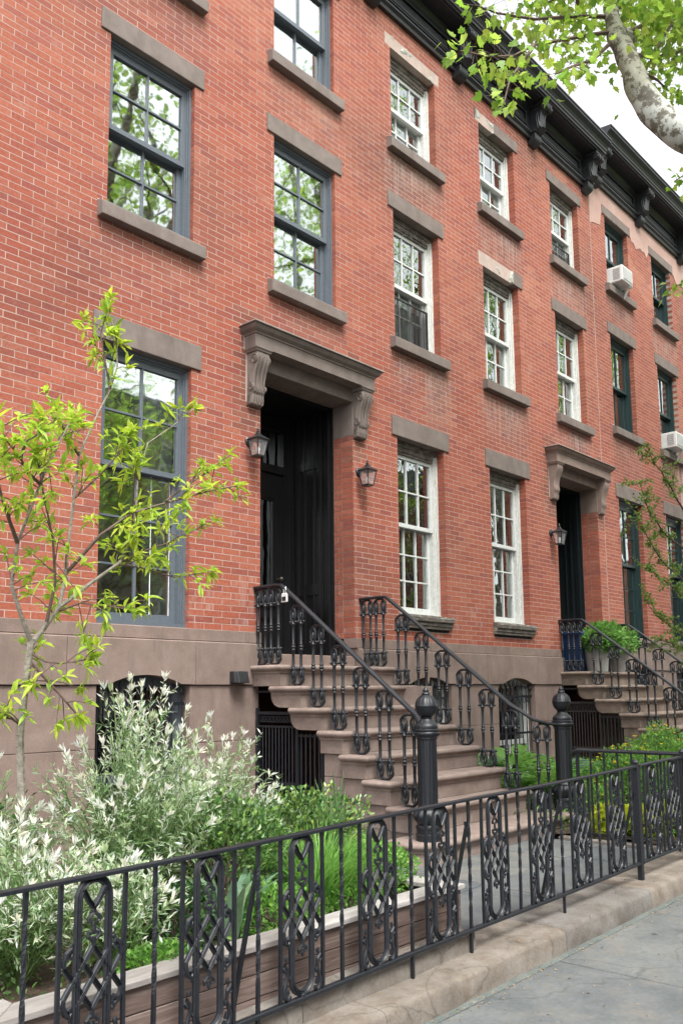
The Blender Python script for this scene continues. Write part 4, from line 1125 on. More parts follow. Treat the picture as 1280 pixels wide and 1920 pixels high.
def bumpy(x0,x1,y0,y1,z,amp,nx,ny,seed):
    mb = MB(); v = []
    for j in range(ny+1):
        for i in range(nx+1):
            x = x0+(x1-x0)*i/nx; y = y0+(y1-y0)*j/ny; v.append((x,y,z+amp*noise.noise(Vector((x*4,y*4,seed)))+amp*.5*noise.noise(Vector((x*13,y*13,seed)))))
    return mb.add(v,[(j*(nx+1)+i,j*(nx+1)+i+1,(j+1)*(nx+1)+i+1,(j+1)*(nx+1)+i) for j in range(ny) for i in range(nx)])
build(bumpy(px0+.03,px1-.03,pyf+.03,pyb,.235,.03,70,50,1),'planter_soil','soil',kind='structure',smooth=True,recalc=False)
build(bumpy(-1,5.7,-1.9,-.05,.06,.03,60,20,2),'yard_soil','soil',kind='structure',smooth=True,recalc=False)
build(bumpy(7.40,12.1,-3.62,-.05,.09,.03,60,45,3),'garden_soil','soil',kind='structure',smooth=True,recalc=False)
build(bumpy(14.4,22,-3.62,-.05,.12,.03,60,45,3),'far_garden_soil','soil',kind='structure',smooth=True,recalc=False)
mb = MB(); mb.box(7.30,7.40,-3.64,-2.62,-.02,.085); build(mb,'bed_edging','coping_stone',kind='structure',bev=.01)

# ------------------------------------------------------------------ lanterns, lights, air conditioners, bin, lock
def lantern(x, z, label, h=.32):
    T = thing('wall_lantern',(x,0,z),label,'lantern','black wall lanterns by the front doors')
    s = h/.32; yc = -.14*s
    mb = MB(); mb.lathe([(.001,0),(.055,0),(.055,.01),(.04,.022),(.02,.03),(.001,.03)],(0,0,0),16)
    mb.v = [(x+p[0]*s, -p[2]*s, z+.19*s+p[1]*s) for p in mb.v]
    mb.tube([(x,-.02*s,z+.19*s),(x,-.06*s,z+.20*s),(x,-.10*s,z+.23*s),(x,yc,z+.245*s)],.011*s,7)
    build(mb,'arm','black_metal',T,smooth=True)
    t_, b_ = .074*s, .046*s; zt_, zb_ = z+.185*s, z+.012*s
    mb = MB(); cs = [(-1,-1),(1,-1),(1,1),(-1,1)]
    for a, c in cs: mb.tube([(x+a*b_,yc+c*b_,zb_),(x+a*t_,yc+c*t_,zt_)],.006*s,5)
    for q, zz in ((b_,zb_),(t_,zt_)):
        for i in range(4):
            p, r_ = cs[i], cs[(i+1)%4]; mb.bar((x+p[0]*q,yc+p[1]*q,zz),(x+r_[0]*q,yc+r_[1]*q,zz),.011*s,.011*s)
    mb.rings([[(x+a*q,yc+c*q,zz) for a, c in cs] for q, zz in ((b_+.004*s,zb_-.012*s),(b_+.004*s,zb_-.003*s))])
    mb.rings([[(x+a*q,yc+c*q,zz) for a, c in cs] for q, zz in ((t_+.010*s,zt_),(t_+.010*s,zt_+.006*s),(.026*s,zt_+.052*s),(.026*s,zt_+.06*s),(.018*s,zt_+.066*s),(.014*s,zt_+.08*s))])
    mb.lathe([(.012*s,.08*s),(.018*s,.088*s),(.009*s,.10*s),(.014*s,.11*s),(.007*s,.122*s),(.001,.14*s)],(x,yc,zt_),10)
    o = build(mb,'lamp_cage','black_metal',T)
    for i in range(4):
        p, r_ = cs[i], cs[(i+1)%4]; k = .93
        g_ = MB(); g_.add([(x+p[0]*b_*k,yc+p[1]*b_*k,zb_),(x+r_[0]*b_*k,yc+r_[1]*b_*k,zb_),(x+r_[0]*t_*k,yc+r_[1]*t_*k,zt_),(x+p[0]*t_*k,yc+p[1]*t_*k,zt_)],[(0,1,2,3)]); build(g_,'pane','glass_lantern',T)
    bu = MB(); bu.lathe([(.008*s,0),(.010*s,.03*s),(.018*s,.05*s),(.02*s,.065*s),(.012*s,.085*s),(.001,.092*s)],(x,yc,zb_+.01*s),10); build(bu,'bulb','curtain_white',T,smooth=True)
    return T
lantern(5.93,3.785,'black glass lantern on the brick left of the nearest front door')
lantern(7.66,3.775,'black glass lantern on the brick between the nearest door and a white window')
lantern(12.24,3.62,'black lantern beside the farther front door',.34)
mb = MB(); mb.rings([[(x,y,z) for x, y, z in ((5.64,-.052,zb),(5.64,-.052-d*.6,zb),(5.66,-.052-d,zb),(5.79,-.052-d,zb),(5.81,-.052-d*.6,zb),(5.81,-.052,zb))] for zb, d in ((1.485,.13),(1.60,.10))])
tag(build(mb,'wall_light','black_metal',bev=.006),'small dark grey downlight on the brownstone base left of the stoop','wall light')
def aircon(x0, x1, z0, z1, yo, label):
    T = thing('air_conditioner',((x0+x1)/2,0,z0),label,'air conditioner','window air conditioners')
    mb = MB(); mb.box(x0,x1,-yo,.12,z0,z1); b_ = build(mb,'case','white_plastic',T,bev=.012)
    mb = MB(); mb.box(x0+.03,x1-.03,-yo-.006,-yo+.01,z0+.03,z1-.03)
    n = 9
    build(mb,'rear_grille','grey_grille',T)
    mb = MB()
    for i in range(n): z = z0+.05+(z1-z0-.1)*i/(n-1); mb.box(x0+.025,x1-.025,-yo-.012,-yo-.005,z-.006,z+.006)
    build(mb,'louvres','white_plastic',T)
    mb = MB()
    for i in range(6): z = z0+.06+(z1-z0-.12)*i/5; mb.box(x0-.006,x0+.002,-yo+.05,-.08,z-.012,z+.012)
    build(mb,'side_vents','grey_grille',T)
    mb = MB(); mb.bar((x1-.06,-yo+.05,z0-.005),(x1-.02,-.07,z0-.20),.05,.014); mb.box(x1-.1,x1-.0,-yo+.02,-yo+.08,z0-.02,z0-.001); build(mb,'support_bracket','white_plastic',T)
aircon(14.86,15.30,8.87,9.17,.26,'white air conditioner in the far top-floor window')
aircon(17.0,17.45,6.15,6.46,.26,'white air conditioner in the far middle-floor window')
T = thing('recycling_bin',(12.70,-.10,1.79),'blue plastic bin behind the railing on the far stoop','bin')
mb = MB(); mb.rings([[(12.70+a*w,-.12+c*w*.9,z) for a, c in ((-1,-1),(-.8,-1.08),(.8,-1.08),(1,-1),(1,1),(-1,1))] for w, z in ((.15,1.662),(.19,2.20),(.205,2.205),(.205,2.235))]); build(mb,'bin_body','blue_plastic',T,bev=.01)
mb = MB(); mb.rings([[(12.70+a*w,-.12+c*w*.9,z) for a, c in ((-1,-1),(-.8,-1.08),(.8,-1.08),(1,-1),(1,1),(-1,1))] for w, z in ((.212,2.237),(.212,2.262),(.19,2.285))]); build(mb,'lid','blue_plastic',T,bev=.006)
T['label'] = 'blue plastic bin behind the railing on the far stoop'; T.location.z = 1.66; 
for ch in list(COL.objects):
    if ch.parent == T: ch.location.z += .13
T = thing('lock_box',(6.02,-.46,2.30),'small silver key lock box hanging on the near left railing','lock box')
mb = MB(); mb.box(5.985,6.005,-.50,-.42,2.27,2.36); build(mb,'body','steel_lock',T,bev=.008)
mb = MB(); mb.tube([(5.995,-.475,2.355),(5.995,-.475,2.40),(6.01,-.46,2.425),(5.995,-.445,2.40),(5.995,-.445,2.355)],.005,6); build(mb,'shackle','steel_lock',T,smooth=True)
mb = MB(); mb.box(5.981,5.986,-.485,-.435,2.285,2.325); build(mb,'keypad','black_metal',T)

# ------------------------------------------------------------------ foliage helpers
def basis(d, roll=0.0):
    d = Vector(d).normalized(); a = Vector((0,0,1)) if abs(d.z) < .93 else Vector((1,0,0))
    s = d.cross(a).normalized(); n = s.cross(d)
    return d, s*math.cos(roll)+n*math.sin(roll), n*math.cos(roll)-s*math.sin(roll)
def jit(c, rnd, a=.18):
    k = 1+rnd.uniform(-a,a); return (c[0]*k*(1+rnd.uniform(-.08,.08)), c[1]*k, c[2]*k*(1+rnd.uniform(-.15,.15)), 1.0)
def lerp(a, b_, t): return tuple(a[i]+(b_[i]-a[i])*t for i in range(3))
def leaf_lance(mb, p, d, L, W, col, rnd, droop=.25, fold=.25, tipcol=None):
    d, s, n = basis(d, rnd.uniform(-.7,.7)); p = Vector(p)
    q = lambda u, w, h: tuple(p+d*(L*u)+s*(W*w)+n*(W*h)-Vector((0,0,1))*(droop*L*u*u))
    v = [q(0,0,0), q(.28,.38,fold*.6), q(.28,-.38,fold*.6), q(.3,0,0), q(.62,.42,fold*.6), q(.62,-.42,fold*.6), q(.64,0,0), q(1,0,0)]
    f = [(0,1,3),(0,3,2),(1,4,6,3),(3,6,5,2),(4,7,6),(6,7,5)]
    c = [col]*8
    if tipcol: c = [col,col,col,col,tipcol,tipcol,tipcol,tipcol]
    mb.add(v, f, c)
def leaf_small(mb, p, d, L, W, col, rnd):
    d, s, n = basis(d, rnd.uniform(-1.2,1.2)); p = Vector(p)
    v = [p, p+d*L*.5+s*W*.5+n*W*.12, p+d*L, p+d*L*.5-s*W*.5+n*W*.12]
    mb.add(v, [(0,1,2),(0,2,3)], [col]*4)
PLANE = [(-.10,0),(-.38,.10),(-.50,.30),(-.34,.36),(-.46,.62),(-.24,.58),(-.15,.74),(0,1.0),(.15,.74),(.24,.58),(.46,.62),(.34,.36),(.50,.30),(.38,.10),(.10,0)]
def leaf_plane(mb, p, d, L, col, rnd, simple=False):
    d, s, n = basis(d, rnd.uniform(-1.0,1.0)); p = Vector(p)
    P_ = PLANE if not simple else [PLANE[i] for i in (0,2,4,7,10,12)]
    cup = rnd.uniform(.05,.3)
    v = [p+d*L*.35]+[p+d*L*b_+s*L*a*1.05+n*L*cup*(a*a)-Vector((0,0,1))*L*.15*b_*b_ for a, b_ in P_]
    m = len(P_)
    mb.add(v, [(0,i,i+1) for i in range(1,m)]+[(0,m,1)], [col]*(m+1))
def rdir(rnd, up=0.0, k=1.0):
    while True:
        v = Vector((rnd.uniform(-1,1),rnd.uniform(-1,1),rnd.uniform(-1,1)))
        if .05 < v.length < 1: return (v.normalized()*k+Vector((0,0,up))).normalized()

# ------------------------------------------------------------------ young tree in the planter
rnd = random.Random(11)
SP = thing('young_tree',(1.98,-2.95,.22),'slender young tree with yellow-green pointed leaves in the planter','tree')
br = [
 ([(1.97,-2.95,.2),(1.985,-2.95,.5),(1.98,-2.95,.8),(1.95,-2.95,1.21),(1.965,-2.95,1.42),(1.99,-2.95,1.64)],.0215,.017),
 ([(1.99,-2.95,1.62),(1.93,-2.97,1.73),(1.87,-2.98,1.87),(1.88,-3.0,2.06),(1.91,-3.02,2.17),(1.95,-3.05,2.33),(2.0,-3.08,2.48),(2.06,-3.1,2.63)],.012,.003),
 ([(1.88,-3.0,2.06),(1.80,-3.06,2.16),(1.74,-3.1,2.26),(1.68,-3.15,2.37)],.010,.004),
 ([(1.95,-3.05,2.33),(1.87,-3.09,2.36),(1.81,-3.12,2.42),(1.82,-3.17,2.48),(1.86,-3.2,2.51)],.008,.003),
 ([(1.95,-3.05,2.33),(2.01,-3.0,2.45),(2.09,-2.95,2.59),(2.22,-2.9,2.74)],.007,.003),
 ([(1.99,-2.95,1.62),(2.07,-2.92,1.70),(2.15,-2.9,1.8),(2.19,-2.87,1.92),(2.21,-2.85,2.04),(2.24,-2.85,2.34),(2.26,-2.85,2.56),(2.38,-2.8,2.79),(2.46,-2.8,2.96),(2.50,-2.8,3.10),(2.49,-2.8,3.25)],.0125,.003),
 ([(2.46,-2.8,2.96),(2.43,-2.78,3.15),(2.42,-2.76,3.26),(2.46,-2.76,3.42)],.006,.003),
 ([(2.15,-2.9,1.8),(2.24,-2.88,1.86),(2.34,-2.85,1.93),(2.54,-2.8,2.06),(2.61,-2.77,2.15),(2.65,-2.75,2.26),(2.69,-2.72,2.40),(2.71,-2.7,2.55),(2.77,-2.7,2.76),(2.97,-2.65,2.91),(3.17,-2.6,3.08)],.0115,.0025),
 ([(2.21,-2.85,1.97),(2.33,-2.95,2.16),(2.47,-3.0,2.28),(2.69,-3.05,2.37),(2.87,-3.1,2.44),(3.06,-3.12,2.5)],.010,.003),
 ([(2.64,-3.05,2.36),(2.77,-3.0,2.45),(2.94,-2.95,2.56),(3.13,-2.9,2.67)],.006,.003),
 ([(2.54,-2.8,2.06),(2.73,-2.75,2.15),(2.94,-2.7,2.23),(3.18,-2.65,2.35)],.006,.003),
 ([(2.53,-2.8,2.05),(2.63,-2.85,2.04),(2.81,-2.9,2.0),(3.0,-2.95,2.04)],.005,.003),
 ([(2.15,-2.9,1.78),(2.23,-2.95,1.82),(2.33,-3.0,1.81),(2.47,-3.05,1.79)],.005,.003),
 ([(2.06,-2.95,1.72),(2.08,-2.98,1.9),(2.05,-3.0,2.1),(1.97,-3.05,2.28),(1.90,-3.1,2.45)],.010,.003),
 ([(1.985,-2.95,1.58),(2.03,-3.0,1.54),(2.08,-3.05,1.53),(2.19,-3.1,1.55)],.006,.003),
 ([(1.985,-2.95,1.54),(2.08,-3.0,1.42),(2.17,-3.05,1.3)],.008,.004),
 ([(1.96,-2.95,1.26),(1.90,-2.97,1.29),(1.83,-3.0,1.30)],.008,.004),
 ([(2.26,-2.85,2.56),(2.16,-2.9,2.62),(2.08,-2.95,2.72)],.006,.003),
 ([(2.24,-2.85,2.34),(2.36,-2.9,2.48),(2.45,-2.95,2.62)],.006,.003),
 ([(2.65,-2.75,2.26),(2.58,-2.85,2.42),(2.56,-2.9,2.55)],.006,.003),
 ([(2.71,-2.7,2.55),(2.62,-2.75,2.66),(2.58,-2.8,2.74)],.005,.003),
 ([(1.81,-3.12,2.42),(1.74,-3.15,2.46),(1.68,-3.15,2.55)],.005,.003),
]
mbt = MB(); mbw = MB()
for pts, r0, r1 in br:
    n = len(pts); (mbt if r0 > .011 else mbw).tube(pts,[r0+(r1-r0)*(i/(n-1))**.8 for i in range(n)],8 if r0 > .011 else 6)
tr_ = build(mbt,'trunk','bark_grey',SP,smooth=True)
YG = [(.42,.57,.05),(.37,.54,.055),(.50,.61,.07),(.30,.47,.05),(.46,.55,.06)]
lv = []
def tuft(p, d, k, L):
    for i in range(k):
        dd = (Vector(d)*.55+rdir(rnd,.15)*.8); lv.append((Vector(p)+rdir(rnd)*.012, dd.normalized(), L*rnd.uniform(.6,1.15)))
for pts, r0, r1 in br[1:]:
    P_ = [Vector(p) for p in pts]; n = len(P_)
    end = (P_[-1]-P_[-2]).normalized()
    tuft(P_[-1],end,15,.078)
    # side shoots toward the outer half
    for i in range(max(1,n//3),n):
        for _ in range(2 if r0 > .011 else 3):
            a = P_[i-1].lerp(P_[i],rnd.random()); d = (end*.6+rdir(rnd,.25)).normalized(); l = rnd.uniform(.05,.17)
            b_ = a+d*l; mbw.tube([tuple(a),tuple(a+d*l*.5+Vector((0,0,.008))),tuple(b_)],[.0028,.0024,.0018],5); tuft(b_,d,rnd.randint(6,9),.074)
            tuft(a+d*l*.5,d,2,.06)
tuft((2.45,-2.77,3.38),(0,0,1),9,.09); tuft((2.52,-2.8,3.22),(.6,0,.6),8,.085); tuft((2.40,-2.76,3.22),(-.6,0,.3),8,.085)
build(mbw,'branches','twig_brown',SP,smooth=True,kind='stuff')
lv.sort(key=lambda q: -q[2])
LM = []
for k in range(6):
    mb = MB(); r2_ = random.Random(k); leaf_lance(mb,(0,0,0),(1,0,0),1,.33,jit(YG[k % 5],r2_,.1),r2_,.2 if k % 2 else .02,.5); me = mesh_of(mb,'leaf',Vector((0,0,0))); me.materials.append(M['leaf']); LM.append(me)
rest = MB()
for i, (p, d, L) in enumerate(lv):
    if i < 290:
        o = bpy.data.objects.new('leaf',LM[i % 6]); COL.objects.link(o); o.parent = SP; o.location = p-wloc(SP); o.scale = (L,L,L)
        o.rotation_mode = 'QUATERNION'; o.rotation_quaternion = d.to_track_quat('X','Z')
    else: leaf_lance(rest,p,d,L,L*.33,jit(rnd.choice(YG),rnd,.12),rnd,.25)
if rest.v: build(rest,'crown','leaf',SP,recalc=False,kind='stuff')

# ------------------------------------------------------------------ planter shrubs
WHITE = (.88,.89,.80); PALE = (.52,.66,.40); MID = (.17,.32,.10); DEEP = (.07,.17,.05)
def willow(name, base, h, spread, shoots, white, seed, label):
    r_ = random.Random(seed); T = thing(name,base,label,'shrub','white-variegated willow shrubs in the planter')
    st = MB(); lf = MB(); B = Vector(base)
    def leaves(pts, L, wk, t0, tw0):
        n_ = len(pts)-1
        for i in range(int(L/.0145)):
            t = t0+(1-t0)*i/max(1,int(L/.0145)); j = min(n_-1,int(t*n_)); p = pts[j].lerp(pts[j+1],t*n_-j); dd = (pts[j+1]-pts[j]).normalized()
            w = max(0,min(1,(t-tw0)/(.95-tw0)))*wk*1.35
            c = lerp(MID if r_.random() < .75 else DEEP, PALE, min(1,w*2)) if w < .5 else lerp(PALE, WHITE, min(1,(w-.5)*2))
            ln = (.034 if t < .6 else .041)*r_.uniform(.5,1.3); d2 = (dd*1.0+rdir(r_,.05)).normalized()
            leaf_small(lf,p,d2,ln,ln*.23,jit(c,r_,.16),r_)
    shoots = int(shoots*.50)
    for k in range(shoots):
        ang = r_.uniform(0,2*math.pi); q = math.sqrt(r_.random()); hh = h*(1-.45*q*q)*r_.uniform(.55,1.0)
        tip = B+Vector((math.cos(ang)*spread*q, math.sin(ang)*spread*q*.8, hh))
        mid = B+Vector((math.cos(ang)*spread*q*.35, math.sin(ang)*spread*q*.3, hh*.55))
        pts = []
        for i in range(7):
            t = i/6; p = B*(1-t)**2+mid*2*t*(1-t)+tip*t*t; pts.append(p+Vector((r_.gauss(0,.007),r_.gauss(0,.007),0)))
        st.tube([tuple(p) for p in pts],[.0045-.0032*i/6 for i in range(7)],4,cap=False)
        L = (tip-B).length; wk = min(1,max(0,white-.08+r_.uniform(-.45,.3)))
        leaves(pts, L, wk, .18, .58)
        for q in range(r_.randint(2,4)):     # side twigs, each pale at its own tip
            j = r_.randint(2,5); a0 = pts[j]; d0 = ((pts[j+1]-pts[j]).normalized()*.8+rdir(r_,.25)*.9).normalized(); l0 = r_.uniform(.08,.24)*(.6+.5*h)
            tp_ = [a0, a0+d0*l0*.5+Vector((0,0,.012)), a0+d0*l0+Vector((0,0,-.01))]
            st.tube([tuple(p) for p in tp_],[.0022,.0016,.001],4,cap=False); leaves(tp_, l0, wk, .12, .45)
        for i in range(9):
            c = WHITE if wk > .35 else (.5,.6,.35); leaf_small(lf,tip+rdir(r_)*.004,((tip-mid).normalized()+rdir(r_)*.6),.046*r_.uniform(.7,1.2),.011,jit(c,r_,.1),r_)
    build(st,'stems','stem_green',T); build(lf,'foliage','leaf',T,recalc=False)
willow('willow_shrub',(2.56,-2.94,.22),1.34,.43,230,.75,21,'tallest white-variegated shrub, in front of the barred basement window')
willow('willow_shrub',(3.40,-2.55,.22),1.06,.42,180,.78,22,'pale white-leaved shrub nearest the stoop, left of the iron gate')
willow('willow_shrub',(1.84,-3.20,.22),.74,.38,190,.88,23,'low white-leaved shrub spilling toward the fence at the far left')
willow('willow_shrub',(1.95,-2.50,.22),.98,.46,170,.7,24,'greenish white shrub behind the young tree trunk')
willow('willow_shrub',(2.20,-3.36,.22),.56,.27,110,.8,25,'small white-leaved shrub in front of the tallest one, close to the fence')
def bushy(name, base, rx, ry, h, n, L, cols, seed, label, mat='leaf_shiny', group=None, W=.5):
    r_ = random.Random(seed); T = thing(name,base,label,'shrub',group); B = Vector(base); lf = MB(); st = MB()
    for k in range(60):
        d = rdir(r_,.5); e = B+Vector((d.x*rx*.85,d.y*ry*.85,abs(d.z)*h*.85)); st.tube([tuple(B),tuple(B.lerp(e,.5)+rdir(r_)*.03),tuple(e)],[.006,.004,.002],4,cap=False)
    for k in range(n):
        d = rdir(r_,.25); q = .55+.45*r_.random()**.5; lump = 1+.22*noise.noise(Vector((d.x*2.4,d.y*2.4,d.z*2.4+seed)))
        p = B+Vector((d.x*rx*q*lump, d.y*ry*q*lump, max(.02,(.42+.58*d.z)*h*q*lump)))
        c = r_.choice(cols); leaf_small(lf,p,(d+rdir(r_)*.9+Vector((0,0,.3))),L*r_.uniform(.6,1.25),L*W*r_.uniform(.8,1.2),jit(c,r_,.25),r_)
    build(st,'stems','stem_brown',T); build(lf,'foliage',mat,T,recalc=False)
    return T
GREEN = [(.055,.13,.03),(.08,.18,.04),(.11,.22,.05),(.045,.10,.028),(.16,.26,.06)]
BRT = [(.16,.36,.06),(.21,.43,.08),(.12,.30,.05),(.26,.48,.10)]
bushy('evergreen_shrub',(3.14,-2.90,.22),.46,.34,.60,5600,.034,GREEN,31,'dark glossy green bush behind the white shrubs',group='evergreen bushes in the planter')
bushy('evergreen_shrub',(4.02,-2.62,.12),.58,.40,.68,7000,.036,GREEN+[(.22,.30,.06)],32,'glossy green bush against the side of the stoop',group='evergreen bushes in the planter')
bushy('evergreen_shrub',(2.62,-3.22,.22),.17,.15,.30,1100,.036,[(.03,.075,.025),(.05,.11,.03)],33,'small very dark green bush low in the planter',group='evergreen bushes in the planter',W=.6)
bushy('evergreen_shrub',(2.05,-2.05,.20),.55,.40,.75,4200,.035,GREEN,34,'green bush at the left behind the young tree',group='evergreen bushes in the planter')
for k, (b_, rx, h, n, lab) in enumerate((((4.02,-3.22,.23),.27,.30,2600,'bright green leafy mound at the right end of the planter'),((3.12,-3.34,.23),.26,.20,1700,'bright green low mound in the middle of the planter'),((2.30,-3.52,.23),.17,.13,900,'small bright green mound by the planter cap'),((3.62,-3.40,.23),.20,.16,1100,'bright green mound below the grassy tuft'))):
    T = bushy('ground_cover_plant',b_,rx,rx*.8,h,n,.026,BRT,40+k,lab,'leaf','bright green mounds in the planter',.75); T['category'] = 'plant'
def blades(name, base, n, L, w, spread, cols, seed, label, cat='plant', lean=.7, mat='leaf'):
    r_ = random.Random(seed); T = thing(name,base,label,cat); B = Vector(base); mb = MB()
    for k in range(n):
        a = r_.uniform(0,6.283); p = B+Vector((math.cos(a)*spread*r_.random(),math.sin(a)*spread*r_.random(),0)); out = Vector((math.cos(a),math.sin(a),0)); l = L*r_.uniform(.6,1.1); ln = lean*r_.uniform(.2,1.1)
        s = Vector((-out.y,out.x,0)); v = []; c = jit(r_.choice(cols),r_,.2); m = 6
        for i in range(m+1):
            t = i/m; q = p+out*(l*ln*t*t)+Vector((0,0,l*(t-.42*ln*t*t))); ww = w*(1-t**2.2)*(.6+.8*min(1,t*3)) if i < m else 0.0004
            v += [tuple(q-s*ww/2),tuple(q+s*ww/2)]
        mb.add(v,[(2*i,2*i+1,2*i+3,2*i+2) for i in range(m)],[c]*len(v))
    build(mb,'blades',mat,T,recalc=False); return T
blades('grassy_plant',(3.52,-3.24,.23),520,.50,.007,.16,[(.20,.42,.08),(.26,.48,.10),(.15,.34,.07)],51,'feathery bright green tuft in the middle of the planter',lean=.75)
blades('grassy_plant',(3.80,-3.20,.23),220,.36,.007,.12,[(.20,.42,.08),(.26,.48,.10)],52,'smaller feathery green tuft beside the larger one',lean=.8)
blades('iris_plant',(4.08,-2.86,.23),15,.74,.022,.07,[(.13,.26,.09),(.18,.32,.12)],53,'tall narrow iris leaves at the right end of the planter',lean=.45)
blades('iris_plant',(3.42,-2.92,.23),14,.66,.020,.06,[(.10,.22,.09),(.14,.27,.11)],54,'narrow upright leaves beside the feathery tuft',lean=.35)
blades('tulip_plant',(2.80,-3.36,.23),9,.42,.062,.05,[(.20,.33,.20),(.25,.38,.24)],55,'broad blue-green tulip leaves behind the fence',lean=.6)
blades('tulip_plant',(3.02,-3.20,.23),8,.40,.055,.05,[(.18,.31,.18),(.23,.36,.21)],56,'broad tulip leaves right of the first clump',lean=.7)

# ------------------------------------------------------------------ flower bed right of the stoop
def hosta(base, n, L, W, c1, c2, seed, label):
    r_ = random.Random(seed); T = thing('hosta_plant',base,label,'plant'); B = Vector(base)
    for k in range(n):
        a = k*2.4+r_.uniform(-.2,.2); e = r_.uniform(.35,1.0); d = Vector((math.cos(a)*e,math.sin(a)*e,.9-.4*e)).normalized(); mb = MB(); s = Vector((-d.y,d.x,0)).normalized(); nn = s.cross(d)
        l = L*r_.uniform(.7,1.1); st0 = B+d*l*.5+Vector((0,0,.03)); v = []; cc = []; f = []
        m = 6; prof = [.1,.62,.95,1.0,.78,.42,.03]
        for i in range(m+1):
            t = i/m; c = st0+d*l*t-Vector((0,0,1))*l*.55*t*t
            for u in (-1,-.72,0,.72,1): v.append(tuple(c+s*W*.5*prof[i]*u+Vector((0,0,1))*W*.12*abs(u))); cc.append((*(c1 if abs(u) < .9 else c2),1))
        for i in range(m):
            for j in range(4): f.append((i*5+j,i*5+j+1,(i+1)*5+j+1,(i+1)*5+j))
        mb.add(v,f,cc); o = build(mb,'leaf','leaf',T,smooth=True,recalc=False)
    mb = MB()
    for k in range(n): a = k*2.4; mb.tube([tuple(B-Vector((0,0,.05))),tuple(B+Vector((math.cos(a)*L*.25,math.sin(a)*L*.25,L*.3)))],.005,5)
    build(mb,'stalks','stem_green',T)
hosta((8.25,-1.15,.30),18,.46,.30,(.10,.22,.10),(.55,.60,.38),61,'cream-edged hosta beside the stoop')
hosta((8.72,-1.30,.34),22,.46,.20,(.16,.34,.07),(.18,.37,.08),62,'broad green hosta in front of the barred window')
hosta((9.2,-1.75,.20),16,.46,.30,(.10,.20,.13),(.30,.40,.28),63,'blue-green hosta deep in the flower bed')
def fern(base, n, L, seed, label):
    r_ = random.Random(seed); T = thing('fern',base,label,'plant','ferns in the flower bed'); B = Vector(base); mb = MB()
    for k in range(n):
        a = r_.uniform(0,6.283); ln = r_.uniform(.3,.9); l = L*r_.uniform(.7,1.1); out = Vector((math.cos(a),math.sin(a),0)); s = Vector((-out.y,out.x,0)); c = jit(r_.choice(BRT),r_,.2)
        for i in range(22):
            t = (i+1)/22; p = B+out*(l*ln*t*t)+Vector((0,0,l*(t-.45*ln*t*t))); ll = .085*math.sin(math.pi*(.12+.86*t))*L/.5
            for sg in (-1,1): leaf_small(mb,p,(s*sg+out*.35+Vector((0,0,-.1))),ll,ll*.24,c,r_)
    build(mb,'fronds','leaf',T,recalc=False)
fern((8.15,-1.62,.12),34,.78,71,'fern beside the right railing of the stoop'); fern((8.38,-1.95,.12),34,.74,72,'fern behind the right newel post'); fern((8.72,-2.12,.12),30,.72,73,'fern to the right of the newel post')
YEL = [(.80,.55,.02),(.85,.62,.03)]
def flowering(base, rx, h, n, nf, seed, label):
    T = bushy('flowering_plant',base,rx,rx,h,n,.045,BRT+[(.10,.22,.05)],seed,label,'leaf','yellow-flowered plants in the bed',.6); T['category'] = 'plant'
    r_ = random.Random(seed+1); mb = MB(); B = Vector(base)
    for k in range(nf):
        d = rdir(r_,.7); p = B+Vector((d.x*rx*.95,d.y*rx*.95,(.5+.55*d.z)*h*1.02))
        for i in range(5):
            a = i*1.257+r_.random(); leaf_small(mb,p,Vector((math.cos(a),math.sin(a),.35)),.017,.015,jit(r_.choice(YEL),r_,.1),r_)
    build(mb,'flowers','petal',T,recalc=False,kind='stuff')
flowering((8.75,-2.65,.12),.42,.66,3000,40,81,'yellow-flowered leafy plant right of the newel post')
flowering((9.35,-2.75,.12),.46,.78,3400,40,82,'tall yellow-flowered plant behind the garden rail')
flowering((10.1,-2.5,.12),.5,.80,3200,30,83,'yellow-flowered plant deep in the bed')
flowering((8.2,-2.55,.10),.25,.36,1300,14,84,'small yellow-flowered plant at the foot of the newel post')
flowering((9.9,-3.25,.10),.34,.42,1800,8,85,'leafy plant near the fence at the right edge')
LIME = [(.50,.56,.03),(.58,.62,.05),(.42,.50,.03)]
for k, b_ in enumerate(((7.64,-2.98,.10),(7.82,-3.16,.10),(8.05,-3.36,.10))):
    T = bushy('lime_leaved_plant',b_,.21,.18,.24,420,.062,LIME,90+k,['lime yellow leaved plant nearest the garden rail','lime yellow leaved plant in the middle of three','lime yellow leaved plant farthest from the rail'][k],'leaf','lime yellow plants by the fence',.85); T['category'] = 'plant'
# low filler between the plants of the beds
r_ = random.Random(99); mb = MB()
for k in range(5200):
    x, y = r_.uniform(7.45,11.9), r_.uniform(-3.58,-.6); c = jit(r_.choice(BRT+GREEN),r_,.25); leaf_small(mb,(x,y,.09+r_.random()*.16),rdir(r_,.7),.05*r_.uniform(.6,1.2),.026,c,r_)
tag(build(mb,'bed_undergrowth','leaf',recalc=False),'low green leaves covering the flower bed','ground cover',kind='stuff')
r_ = random.Random(98); mb = MB()
for k in range(2600):
    x, y = r_.uniform(1.6,4.1), r_.uniform(-3.55,-2.0); c = jit(r_.choice(GREEN),r_,.25); leaf_small(mb,(x,y,.23+r_.random()**2*.12),rdir(r_,.7),.034*r_.uniform(.6,1.2),.018,c,r_)
tag(build(mb,'planter_undergrowth','leaf',recalc=False),'low green seedlings on the planter soil','ground cover',kind='stuff')

